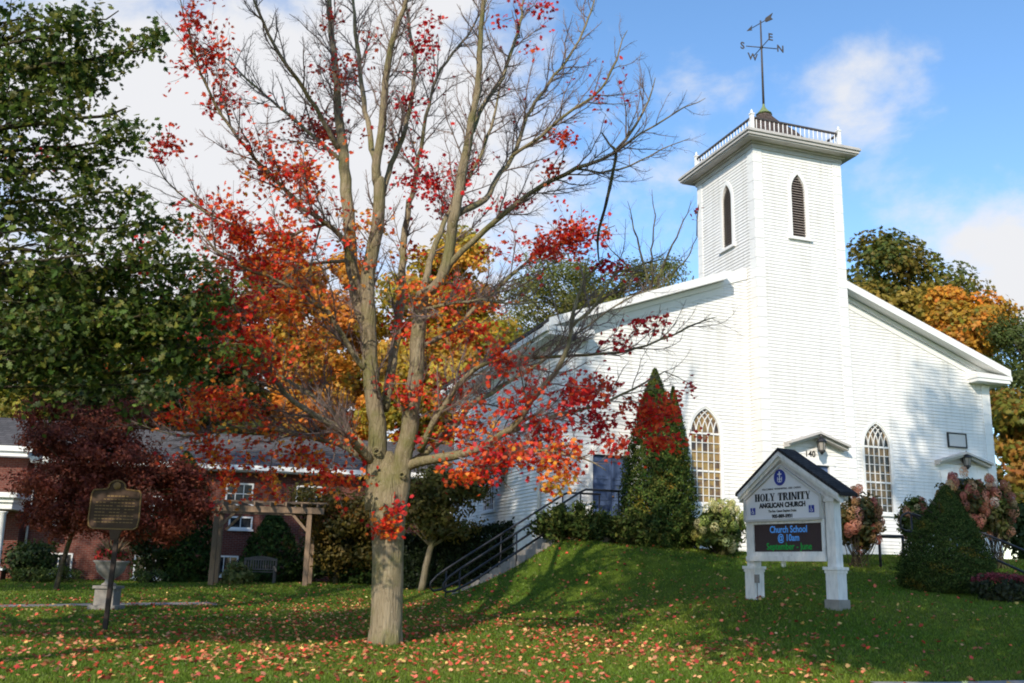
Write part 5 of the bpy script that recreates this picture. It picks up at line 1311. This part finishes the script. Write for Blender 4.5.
bg_tree('maple_tree', 'yellow green maple sapling close to the right church corner', gbase(1035, 40), [px_lobe(1018, 425, 40, 22, 36), px_lobe(1022, 480, 39, 26, 34), px_lobe(1045, 460, 40, 30, 60), px_lobe(1012, 400, 41, 16, 24)], YG + [(.13, .16, .025), (.45, .16, .035)], 11000, .26, .2, .4, 90, T_MAPLE, group=G_BT)
bg_tree('hedge_tree', 'dark leafy shrub below the yellow green sapling at the right edge', gbase(1020, 38), [px_lobe(1015, 525, 37, 26, 22), px_lobe(1040, 540, 37, 26, 26)], DG, 4500, .2, .08, .3, 40, T_OVAL, group=G_BT, cat='shrub')
bg_tree('cedar_tree', 'dark olive cedar spreading above the left church roof', gbase(590, 62), [px_lobe(560, 285, 62, 60, 32), px_lobe(620, 282, 63, 55, 24), px_lobe(660, 272, 64, 26, 12), px_lobe(540, 320, 62, 60, 40), px_lobe(520, 360, 60, 50, 45), px_lobe(600, 330, 63, 70, 40)], [(.14, .165, .03), (.19, .20, .038), (.09, .11, .025), (.25, .225, .045)], 20000, .36, .5, .6, 170, T_SPRAY, group=G_BT)
bg_tree('maple_tree', 'golden green maple right behind the bare limbs', gbase(455, 52), [px_lobe(470, 270, 52, 38, 42), px_lobe(440, 300, 52, 35, 50), px_lobe(485, 330, 51, 40, 50), px_lobe(450, 370, 51, 60, 50), px_lobe(500, 400, 52, 40, 40), px_lobe(415, 290, 52, 30, 45), px_lobe(400, 350, 52, 40, 50), px_lobe(420, 420, 52, 55, 45), px_lobe(470, 430, 53, 50, 50), px_lobe(430, 470, 52, 50, 40)], [(.40, .31, .03), (.50, .34, .035), (.26, .25, .025), (.58, .28, .03)], 28000, .34, .4, .6, 130, T_MAPLE, group=G_BT)
bg_tree('maple_tree', 'orange and yellow maple behind the red leaves above the house roof', gbase(320, 56), [px_lobe(300, 330, 56, 45, 45), px_lobe(345, 340, 55, 30, 50), px_lobe(310, 385, 55, 60, 40), px_lobe(350, 400, 55, 45, 40), px_lobe(250, 320, 56, 35, 40), px_lobe(245, 380, 55, 45, 40), px_lobe(285, 420, 54, 60, 30), px_lobe(275, 275, 56, 35, 40), px_lobe(335, 290, 55, 35, 40), px_lobe(220, 345, 56, 35, 45), px_lobe(380, 440, 54, 50, 40)], AUT + [(.5, .24, .03), (.68, .24, .03)], 33000, .34, .35, .55, 120, T_MAPLE, group=G_BT)
bg_tree('tree', 'bronze yellow tree behind the house roof ridge, left of the maple trunk', gbase(230, 60), [px_lobe(240, 420, 60, 50, 25), px_lobe(190, 395, 60, 40, 34), px_lobe(300, 430, 59, 45, 22), px_lobe(215, 350, 60, 40, 40), px_lobe(170, 430, 59, 40, 20)], YG + AUT[:3], 15000, .34, .3, .5, 90, T_CLUMP, group=G_BT)
bg_tree('tree', 'pale yellow tree behind the far left roof', gbase(30, 62), [px_lobe(20, 390, 62, 45, 26), px_lobe(-40, 380, 62, 50, 50), px_lobe(75, 380, 62, 45, 34), px_lobe(115, 400, 62, 40, 30), px_lobe(30, 410, 61, 60, 20)], YG + [(.40, .33, .06)], 14000, .36, .3, .5, 90, T_CLUMP, group=G_BT)
bg_tree('tree', 'dark green tree behind the red leaves, above the middle of the house roof', gbase(205, 50), [px_lobe(190, 340, 50, 40, 40), px_lobe(165, 390, 50, 45, 34), px_lobe(220, 395, 50, 36, 34), px_lobe(225, 440, 51, 40, 20)], DG + OLIVE[:2], 11000, .34, .3, .5, 80, T_CLUMP, group=G_BT)
bg_tree('tree', 'dark leafy tree behind the oak boughs', gbase(110, 52), [px_lobe(60, 330, 52, 70, 55), px_lobe(140, 350, 52, 60, 50), px_lobe(190, 385, 52, 45, 40), px_lobe(215, 320, 53, 30, 40), px_lobe(100, 400, 52, 50, 26)], DG + OLIVE[:3], 26000, .36, .4, .7, 110, T_CLUMP, group=G_BT)
# bare tree left of the tower
bt_base = gbase(672, 58); bt = thing('bare_tree', 'thin bare tree standing against the sky left of the tower', 'tree', bt_base)
T = Tree(); tp = [bt_base, at(660, 420, 58), at(655, 330, 58), at(650, 285, 58)]
P, RR = T.limb(tp, [.3, .22, .15, .12], 8, .8)
for (pts, r) in (([(650, 285, 58), (640, 250, 58), (632, 220, 57.5), (628, 200, 57)], .09), ([(653, 300, 58), (665, 262, 58), (680, 230, 58.3), (692, 200, 58.5)], .10), ([(655, 320, 58), (672, 275, 57), (690, 255, 56.5), (700, 225, 56)], .08), ([(652, 290, 58), (652, 250, 58.5), (655, 215, 59), (652, 190, 59)], .08), ([(650, 300, 58), (630, 270, 57), (612, 250, 56.5), (600, 230, 56)], .07)):
    P, RR = T.limb([at(*k) for k in pts], [r, r * .7, r * .45, r * .15], 5, .5, 0, .04); T.spawn(P, RR, .15, .55, 1.9, 0, 2, .15)
for i_ in range(len(T.thin.v)): pass
T.mb.build('trunk', M_BARKD, bt, world=True); T.thin.build('twigs', M_TWIG, bt, world=True)

# ---- garden trees before the house
jm_b = at(55, 585, 33); jm_b[2] = gz(jm_b[0], jm_b[1])
bg_tree('japanese_maple', 'dark crimson japanese maple with feathery layered crown by the house', jm_b, [px_lobe(70, 440, 33, 50, 26), px_lobe(110, 455, 33, 55, 24), px_lobe(60, 480, 32.5, 50, 18), px_lobe(150, 490, 33, 48, 20), px_lobe(110, 420, 33.5, 45, 18), px_lobe(100, 505, 32.5, 65, 12), px_lobe(175, 470, 33.5, 30, 18), px_lobe(190, 500, 33.5, 28, 22), px_lobe(60, 520, 32.5, 40, 16), px_lobe(135, 525, 33, 55, 16), px_lobe(45, 410, 33.5, 30, 18)], [(.17, .035, .020), (.22, .050, .026), (.11, .022, .015), (.29, .075, .032)], 46000, .15, .09, .24, 360, T_SPRAY, bark_m=M_BARKD)
ct_b = at(420, 592, 34); ct_b[2] = gz(ct_b[0], ct_b[1])
bg_tree('crabapple_tree', 'small olive green tree with pale trunk before the dark hedge', ct_b, [px_lobe(440, 490, 34, 36, 22), px_lobe(415, 510, 34, 30, 18), px_lobe(470, 485, 34, 22, 16), px_lobe(450, 525, 34, 34, 12), px_lobe(490, 470, 34, 14, 14)], [(.10, .105, .022), (.16, .135, .026), (.065, .075, .016), (.22, .16, .03)], 9000, .15, .13, .26, 120, T_OVAL, bark_m=M_BARK)
cv_b = at(335, 588, 38.5); cv_b[2] = gz(cv_b[0], cv_b[1])
bg_tree('crabapple_tree', 'bushy bronze green tree growing over the right end of the pergola', cv_b, [px_lobe(335, 520, 37.5, 40, 22), px_lobe(320, 500, 37, 30, 16), px_lobe(365, 520, 38, 32, 30), px_lobe(345, 550, 38.5, 40, 20)], [(.13, .105, .022), (.18, .13, .026), (.075, .075, .016), (.23, .14, .025)], 11000, .15, .12, .28, 130, T_OVAL)
def conifer(name, label, base, apex, radius, n, pal, lsize, prof, group=None, cat='conifer', lump=.12, spray=T_SPRAY, up=.3, z_lo=0.0, fold=.18):
    base = np.array(base, float); t = thing(name, label, cat, base, 0, group); H = apex[2] - base[2]
    s = z_lo + (1 - z_lo) * rng.random(n) ** 1.25; th = rng.uniform(0, 2 * math.pi, n)
    prof = np.array(prof); rad = np.interp(s, prof[:, 0], prof[:, 1]) * radius
    bump = 1 + lump * (np.sin(th * 5 + s * 23) * np.sin(s * 41 + th * 2) + .7 * np.sin(th * 11 - s * 57)) 
    rr = rad * bump * (1 - np.abs(rng.normal(size=n)) * .14)
    ax = base[:2] + (np.array(apex[:2]) - base[:2]) * s[:, None]
    loose = rng.random(n) < .05; rr = np.where(loose, rr * rng.uniform(1.0, 1.13, n) + .02, rr)
    P = np.stack([ax[:, 0] + rr * np.cos(th), ax[:, 1] + rr * np.sin(th), base[2] + H * s], 1)
    O = np.stack([np.cos(th), np.sin(th), np.full(n, up)], 1)
    N = O + rng.normal(size=(n, 3)) * .55; al = O * .7 + np.array([0, 0, up]) + rng.normal(size=(n, 3)) * .3
    brown = (np.sin(th * 3 + 7 * s) * np.sin(s * 17 + th) > .72)[:, None] * (rng.random((n, 1)) < .55); cN = pick(pal, n, .28); cN = np.where(brown, cN * np.array([2.2, 1.25, .9]), cN)
    leaves('foliage', P, N, rng.uniform(.7, 1.3, n) * lsize, cN, M_NEEDLE, t, spray, True, al, fold)
    mb = MB(); mb.tube([base - [0, 0, .1], base + [0, 0, H * .5], np.array(apex) - [0, 0, .1 * H]], [radius * .12, radius * .09, .02], 8)
    # dense inner branches
    for k in range(90):
        a = rng.uniform(0, 2 * math.pi); q = rng.uniform(max(.03, z_lo), .93); r = np.interp(q, prof[:, 0], prof[:, 1]) * radius * .8; c0 = base + [0, 0, H * max(0, q - .08)]
        mb.tube([c0, base + np.array([math.cos(a) * r, math.sin(a) * r, H * q])], [.03, .01], 4, False)
    mb.build('trunk', M_BARKD, t, world=True); return t
def pxbase(px, py, Y): p = at(px, py, Y); p[2] = gz(p[0], p[1]); return p
CONE = [(0, .86), (.12, 1.0), (.35, .93), (.6, .66), (.8, .40), (.93, .16), (1, .02)]
b0 = pxbase(655, 545, 28.6); conifer('cedar_tree', 'tall pointed dark green cedar against the white church wall', b0, at(655, 369, 28.6), 1.08, 30000, [(.045, .080, .016), (.070, .105, .022), (.028, .050, .012), (.11, .125, .028)], .105, CONE, lump=.11)
b0 = pxbase(676, 545, 29.3); conifer('cedar_tree', 'slimmer shorter pointed cedar just right of the tall cedar', b0, at(673, 387, 29.3), .66, 14000, [(.045, .080, .016), (.070, .105, .022), (.028, .050, .012)], .10, CONE, lump=.11)
DOME = [(0, .80), (.10, .98), (.25, 1.0), (.45, .84), (.65, .58), (.82, .32), (.94, .14), (1, .02)]
b0 = pxbase(946, 597, 23); conifer('dwarf_spruce', 'dense dark green conical dwarf spruce at the right of the lawn', b0, at(946, 486, 23.2), 1.05, 42000, [(.040, .064, .014), (.060, .088, .020), (.024, .042, .011), (.080, .105, .026)], .062, DOME, lump=.055, spray=T_SPRAY)
COL_ = [(0, .85), (.2, 1), (.6, .92), (.85, .6), (1, .05)]
b0 = pxbase(187, 580, 40); conifer('columnar_yew', 'dark narrow evergreen column left of the pergola against the house', b0, at(187, 452, 40), 1.0, 7000, DG[:3], .2, COL_, lump=.12)
b0 = pxbase(272, 583, 41); conifer('columnar_yew', 'broad dark evergreen behind the bench beneath the house window', b0, at(274, 508, 41), 1.3, 5000, DG[:3], .2, DOME, lump=.12)
b0 = pxbase(375, 585, 40); conifer('columnar_yew', 'dark evergreen mass directly behind the maple trunk', b0, at(372, 500, 40), 1.9, 7500, DG[:3], .2, DOME, lump=.14)
# hedge behind the steps
ha, hb_ = at(398, 585, 36), at(520, 585, 33.5); hd = thing('hedge', 'dark clipped hedge running beside the steps below the church wall', 'hedge', (*( (ha + hb_) / 2)[:2], gz(*((ha + hb_) / 2)[:2])))
n = 14000; s = rng.random(n); w_ = rng.uniform(-1, 1, n); face = rng.random(n); hgt = 1.75
dirv = unit((hb_ - ha) * [1, 1, 0]); nrm = np.array([-dirv[1], dirv[0], 0]); L = np.linalg.norm((hb_ - ha)[:2])
zz_ = np.where(face < .35, hgt, rng.random(n) * hgt); ww = np.where(face < .35, w_ * .6, np.where(face < .85, -.6, .6)) 
P = np.stack([ha[0] + dirv[0] * s * L + nrm[0] * ww, ha[1] + dirv[1] * s * L + nrm[1] * ww, zz_], 1) + rng.normal(size=(n, 3)) * .07; P[:, 2] += ground(P[:, 0], P[:, 1]) + .03 * np.sin(s * 40)
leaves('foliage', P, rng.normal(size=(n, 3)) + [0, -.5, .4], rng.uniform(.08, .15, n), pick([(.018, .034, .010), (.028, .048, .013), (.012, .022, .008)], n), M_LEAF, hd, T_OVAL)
mb = MB(); c = (ha + hb_) / 2; mb.box((c[0], c[1], gz(c[0], c[1]) + hgt / 2 - .1), (L - .2, .95, hgt - .1), math.atan2(dirv[1], dirv[0])); mb.build('dark_core', M_HEDGE_CORE, hd, world=True)  # solid near-black box filling the hedge behind its leaves
# junipers
def juniper(label, px, py, Y, rx, ry, rd, n):
    c = at(px, py, Y); k = Y / F_PX; rad = np.array([rx * k, rd, ry * k]); base = np.array([c[0], c[1], gz(c[0], c[1])])
    t = thing('juniper', label, 'shrub', base, 0, 'junipers along the front of the church')
    nb = max(30, n // 60); mb = MB(); P, A = [], []
    for j in range(nb):
        u = rng.normal(size=3); u[2] = abs(u[2]) * .9 - .25; u = unit(u); e = c + u * rad * rng.uniform(.65, 1.12); st = c + np.array([0, 0, -rad[2] * .6]) + rng.normal(size=3) * rad * .2
        e[2] = max(e[2], gz(e[0], e[1]) + .05)
        mb.tube([st, (st + e) / 2, e], [.02, .013, .004], 4, False); d = unit(e - st + np.array([0, 0, .25]))
        m_ = n // nb; s = rng.uniform(.35, 1.05, m_); P.append(st + (e - st) * s[:, None] + rng.normal(size=(m_, 3)) * .11 * (1.2 - s[:, None] * .6)); A.append(np.tile(d, (m_, 1)))
    P = np.vstack(P); A = np.vstack(A); g_ = ground(P[:, 0], P[:, 1]); P[:, 2] = np.maximum(P[:, 2], g_ + .02)
    leaves('foliage', P, rng.normal(size=P.shape) + [0, -.2, .6], rng.uniform(.10, .2, len(P)), pick([(.042, .068, .016), (.062, .090, .022), (.026, .042, .012), (.10, .11, .028)], len(P), .28), M_NEEDLE, t, T_SPRAY, True, A + rng.normal(size=A.shape) * .35)
    mb.build('stems', M_BARKD, t, world=True)
juniper('low spreading juniper beside the landing below the blue left door', 572, 527, 27.6, 38, 22, .9, 7500)
juniper('low spreading juniper in front of the tall cedar', 630, 530, 28.2, 42, 20, .9, 7500)
juniper('low spreading juniper between the cedar and the green hydrangea', 682, 535, 28.8, 30, 18, .8, 4500)
# hydrangeas
def hydrangea(label, px, py, Y, rx, ry, nb, leafpal, flpal, fr_, flr=.115, n=3600):
    c = at(px, py, Y); k = Y / F_PX; rad = np.array([rx * k, rx * k * .9, ry * k]); base = np.array([c[0], c[1], gz(c[0], c[1])])
    t = thing('hydrangea', label, 'shrub', base); P, N, cc, ci = blob_points(n, c, rad * .92, 60, .13, .5); keep = P[:, 2] > base[2]
    leaves('foliage', P[keep], N[keep], rng.uniform(.09, .17, keep.sum()), pick(leafpal, keep.sum()), M_LEAF, t, T_OVAL)
    mb = MB(); fp, fn = [], []
    for j in range(nb):
        u = rng.normal(size=3); u[2] = u[2] * .8 + fr_; u[1] = -abs(u[1]) if rng.random() < .6 else u[1]; u = unit(u); q = c + u * rad * rng.uniform(.85, 1.12)
        if q[2] < base[2] + .15: continue
        mb.tube([base + rng.normal(size=3) * [.12, .12, 0], (base + q) / 2 + u * .1, q], [.012, .01, .006], 4, False)
        m_ = 150; v = rng.normal(size=(m_, 3)); v /= np.linalg.norm(v, axis=1, keepdims=True); el = np.array([flr, flr, flr * rng.uniform(1.0, 1.6)]) * rng.uniform(.75, 1.15)
        fp.append(q + v * el); fn.append(np.hstack([v, np.full((m_, 1), j)]))
    fp = np.vstack(fp); fn = np.vstack(fn); hue = pick(flpal, nb, .15)
    leaves('blossoms', fp, fn[:, :3] + rng.normal(size=(len(fp), 3)) * .25, rng.uniform(.045, .07, len(fp)), np.clip(hue[fn[:, 3].astype(int)] * np.exp(rng.normal(size=(len(fp), 1)) * .15), 0, .9), M_LEAF, t, T_OVAL)
    mb.build('stems', M_BARKD, t, world=True); return t
GRL = [(.075, .11, .022), (.11, .145, .028), (.05, .08, .016)]
hydrangea('hydrangea with pale green blossoms below the left church window', 720, 527, 27.5, 24, 26, 46, GRL, [(.46, .50, .13), (.60, .58, .24), (.38, .45, .10), (.68, .62, .34)], .3)
PK = [(.56, .21, .14), (.62, .29, .19), (.48, .16, .11), (.66, .42, .26), (.50, .27, .12)]
hydrangea('pink hydrangea between the notice board and the right church window', 856, 520, 27, 24, 30, 34, [(.06, .075, .02), (.09, .08, .022), (.04, .05, .015), (.13, .09, .02)], PK, .4)
hydrangea('small pink hydrangea left of the round spruce under the wall', 917, 520, 29.5, 14, 22, 20, GRL, PK, .3)
hydrangea('tall pink hydrangea rising behind the round spruce by the side door', 962, 508, 28, 22, 33, 42, [(.09, .09, .02), (.15, .10, .025), (.06, .07, .018)], PK, .6)
hydrangea('broad pink hydrangea at the right end of the church front', 993, 510, 28.5, 20, 30, 36, [(.07, .09, .02), (.10, .10, .025)], PK + [(.6, .5, .42)], .4)
# sedum by the spruce, perennials by the bench and the house
sc_ = pxbase(1003, 600, 21.3); bush('sedum', 'low clump of dusky pink sedum beside the round spruce', sc_ + [0, 0, .22], (.62, .42, .30), [(.035, .045, .018), (.05, .055, .022)], 1500, .09, clump=.09, ncl=40)
ch = [o for o in COL.objects if o.name.startswith('sedum')][-1]
n = 1500; a = rng.uniform(0, 2 * math.pi, n); r = np.sqrt(rng.random(n)); P = np.stack([sc_[0] + .62 * r * np.cos(a), sc_[1] + .42 * r * np.sin(a), sc_[2] + .40 + .14 * np.sqrt(1 - r * r) + rng.normal(size=n) * .03], 1)
leaves('blossoms', P, rng.normal(size=(n, 3)) * .5 + [0, 0, 1], .055, pick([(.30, .05, .06), (.38, .09, .09), (.22, .035, .045)], n), M_LEAF, ch, T_OVAL)
for (px, py, Y, rx, ry, lab) in ((155, 540, 39.5, 34, 34, 'dark leafy shrub under the crimson maple against the house wall'), (335, 555, 40, 34, 28, 'dark rounded shrub behind the right pergola post'), (30, 560, 40.5, 26, 16, 'low dark shrub beside the white porch column')):
    q = at(px, py, Y); k = Y / F_PX; bush('garden_shrub', lab, q, (rx * k, .9, ry * k), DG, 3400, .15, clump=.24, ncl=60, shell=.5, group='dark shrubs against the house')
q = pxbase(237, 582, 37); bush('hosta', 'pale yellow green leafy plant left of the garden bench', q + [0, 0, .3], (.55, .45, .42), [(.16, .18, .05), (.24, .24, .08), (.10, .13, .03)], 900, .16, clump=.12, ncl=30)
for (px, lab) in ((30, 'low green plants by the brick pier at the far left'), (62, 'low green plants under the japanese maple'), (150, 'low plants under the basement window left of the dark column')):
    q = pxbase(px, 580, 38.5); bush('border_plant', lab, q + [0, 0, .22], (.75, .4, .32), GRL, 800, .12, clump=.12, ncl=30, group='border plants along the house')

# ------------------------------------------------------------------ street trees behind the viewer (they shade the sign and the right of the lawn); last two are added shade casters
def street_tree(label, x, y, lobes, n, pal):
    return bg_tree('street_tree', label, (x, y, gz(x, y)), lobes, pal, n, .26, .32, .75, 110, T_CLUMP, group='street trees behind the viewer', zbase=0)
street_tree('tall green street tree behind the viewer, on the right', 5.5, -1.5, [((3.6, 1.0, 20), (4.2, 4.0, 5.8)), ((3.8, .8, 14), (4.8, 4.5, 4.0)), ((6.2, 1.5, 24), (4.2, 4.0, 4.0)), ((5.2, 2.5, 25), (3.0, 2.6, 2.6))], 27000, OLIVE)
street_tree('lower green street tree behind the viewer, in the middle', 1.0, -2.5, [((-4.2, 2.2, 16.2), (2.2, 2.0, 1.5)), ((-.4, 1.2, 14.0), (3.2, 3.4, 3.7)), ((3.0, 1.2, 10.5), (3.4, 3.0, 2.8)), ((5.4, 1.6, 8.6), (3.4, 2.6, 2.2))], 19000, OLIVE)  # first lobe hangs apart from the crown, added to shade the bank
street_tree('very tall unseen tree behind the viewer, added to shade the church side wall', -11, 1.0, [((-11.5, 3.5, 24), (4.0, 3.0, 4.2)), ((-14.5, 4, 27), (3.2, 3, 3))], 11000, OLIVE)  # out-of-view tree added so its shadow falls on the church's left wall
street_tree('broad dark unseen tree behind the oak, added to shade the house', -22, 17, [((-21.5, 18, 15), (6.5, 6, 6)), ((-17, 20, 19), (4.5, 5, 4)), ((-26, 16, 10), (5, 5, 5))], 15000, DG)  # out-of-view tree added to darken the house with its shadow

# ------------------------------------------------------------------ grass and fallen leaves
def frustum_samples(n, y0, y1, power):
    """ground places ahead, denser near"""
    u = rng.random(n); y = (y0 ** power + u * (y1 ** power - y0 ** power)) ** (1 / power)
    x = rng.uniform(-.62, .64, n) * y; return x, y
def church_mask(x, y):
    d0, d1 = x - TC[0], y - TC[1]; lx = d0 * E1[0] + d1 * E1[1]; ly = d0 * E2[0] + d1 * E2[1]
    m = ~((lx > X0 - .2) & (lx < X1 + .2) & (ly > -.1)); m &= ~((lx > -10.5) & (lx < -3.8) & (ly > -1.25) & (ly < .9))
    return m
def seg_dist(x, y, pts):
    d = np.full(len(x), 1e9)
    for a, b in zip(pts[:-1], pts[1:]):
        a = np.array(a[:2]); b = np.array(b[:2]); ab = b - a; tt = np.clip(((x - a[0]) * ab[0] + (y - a[1]) * ab[1]) / (ab @ ab), 0, 1); d = np.minimum(d, np.hypot(x - a[0] - tt * ab[0], y - a[1] - tt * ab[1]))
    return d
x, y = frustum_samples(420000, 10.8, 42, -.6)
keep = church_mask(x, y) & (seg_dist(x, y, pv) > .78) & (seg_dist(x, y, [pa, pb, pc]) > .5) & ~((y > 42) & (x < 5)); x, y = x[keep], y[keep]; n = len(x)
z = ground(x, y); h = rng.uniform(.024, .052, n) * (1 + .012 * (y - 12)); wd = .004 + .0005 * y
th = rng.uniform(0, 2 * math.pi, n); ln = rng.normal(size=(n, 2)) * .022
V = np.zeros((n, 3, 3)); V[:, 0] = np.stack([x - np.cos(th) * wd, y - np.sin(th) * wd, z - .005], 1); V[:, 1] = np.stack([x + np.cos(th) * wd, y + np.sin(th) * wd, z - .005], 1); V[:, 2] = np.stack([x + ln[:, 0], y + ln[:, 1], z + h], 1)
me = bpy.data.meshes.new('grass'); me.vertices.add(3 * n); me.vertices.foreach_set('co', V.astype(np.float32).ravel()); me.loops.add(3 * n); me.loops.foreach_set('vertex_index', np.arange(3 * n, dtype=np.int32))
me.polygons.add(n); me.polygons.foreach_set('loop_start', np.arange(0, 3 * n, 3, dtype=np.int32)); me.polygons.foreach_set('loop_total', np.full(n, 3, np.int32)); me.update(calc_edges=True)
patch = .5 + .5 * np.sin(x * .9 + 1.3 * np.sin(y * .7)) * np.sin(y * .8 + np.sin(x * .5)); base = np.array([(.090, .165, .014)]) * (1 - patch[:, None]) + np.array([(.155, .205, .024)]) * patch[:, None]
gc = np.clip(base * np.exp(rng.normal(size=(n, 1)) * .28), .004, .5); dry = rng.random(n) < .04; gc[dry] = (.20, .17, .07)
c4 = np.ones((n, 3, 4), np.float32); c4[:, :, :3] = gc[:, None]; me.attributes.new('col', 'FLOAT_COLOR', 'POINT').data.foreach_set('color', c4.ravel()); me.materials.append(M_GRASS)
gr = bpy.data.objects.new('grass', me); COL.objects.link(gr); tag(gr, 'short green autumn lawn grass', 'grass', kind='stuff')
# fallen leaves: thick under the maple and along the foot of the bank
x, y = frustum_samples(95000, 10.9, 41, .25)
dens = .05 + 0 * x
drift = [on(*k)[:2] for k in ((350, 600), (430, 612), (500, 628), (560, 636), (620, 645), (700, 656), (780, 668))]
dens += .75 * np.exp(-(seg_dist(x, y, drift) / .9) ** 2)
dens += .42 * np.exp(-(np.hypot(x - MB_base[0] + 3.2, (y - MB_base[1] - 3.0) * .8) / 6.0) ** 2)
dens += .30 * np.exp(-(np.hypot(x - MB_base[0], (y - MB_base[1] + 2.5)) / 4.5) ** 2)
b1 = on(110, 602); dens += .6 * np.exp(-((x - b1[0]) / 3.2) ** 2 - ((y - b1[1]) / 1.2) ** 2)
dens += .42 * np.exp(-(np.hypot(x + 4, (y - 27) * .6) / 7) ** 2) + .16 * np.exp(-(np.hypot(x - 2.5, (y - 22)) / 5) ** 2)
dens += .10 * np.exp(-((y - 13.2) / 1.6) ** 2)
dens *= .55 + .9 * (.5 + .5 * np.sin(x * 1.7 + 2 * np.sin(y * 1.1)) * np.sin(y * 1.9 + np.sin(x * 1.3)))
keep = (rng.random(len(x)) < dens * np.clip((y - 9.5) / 7.5, .17, 1.0) * .35) & church_mask(x, y); x, y = x[keep], y[keep]; n = len(x)
P = np.stack([x, y, ground(x, y) + .032 + rng.random(n) * .03], 1)
pal = [(.56, .10, .05), (.62, .22, .10), (.50, .055, .04), (.66, .36, .15), (.68, .44, .14), (.60, .27, .14), (.36, .11, .05), (.60, .14, .09), (.62, .085, .05)]
leaves('fallen_leaves', P, rng.normal(size=(n, 3)) * .42 + [0, 0, 1], rng.uniform(.05, .098, n), pick(pal, n, .25), M_LITTER, None, T_MAPLE)
tag(COL.objects['fallen_leaves'], 'red and tan fallen maple leaves scattered over the lawn', 'leaves', kind='stuff')
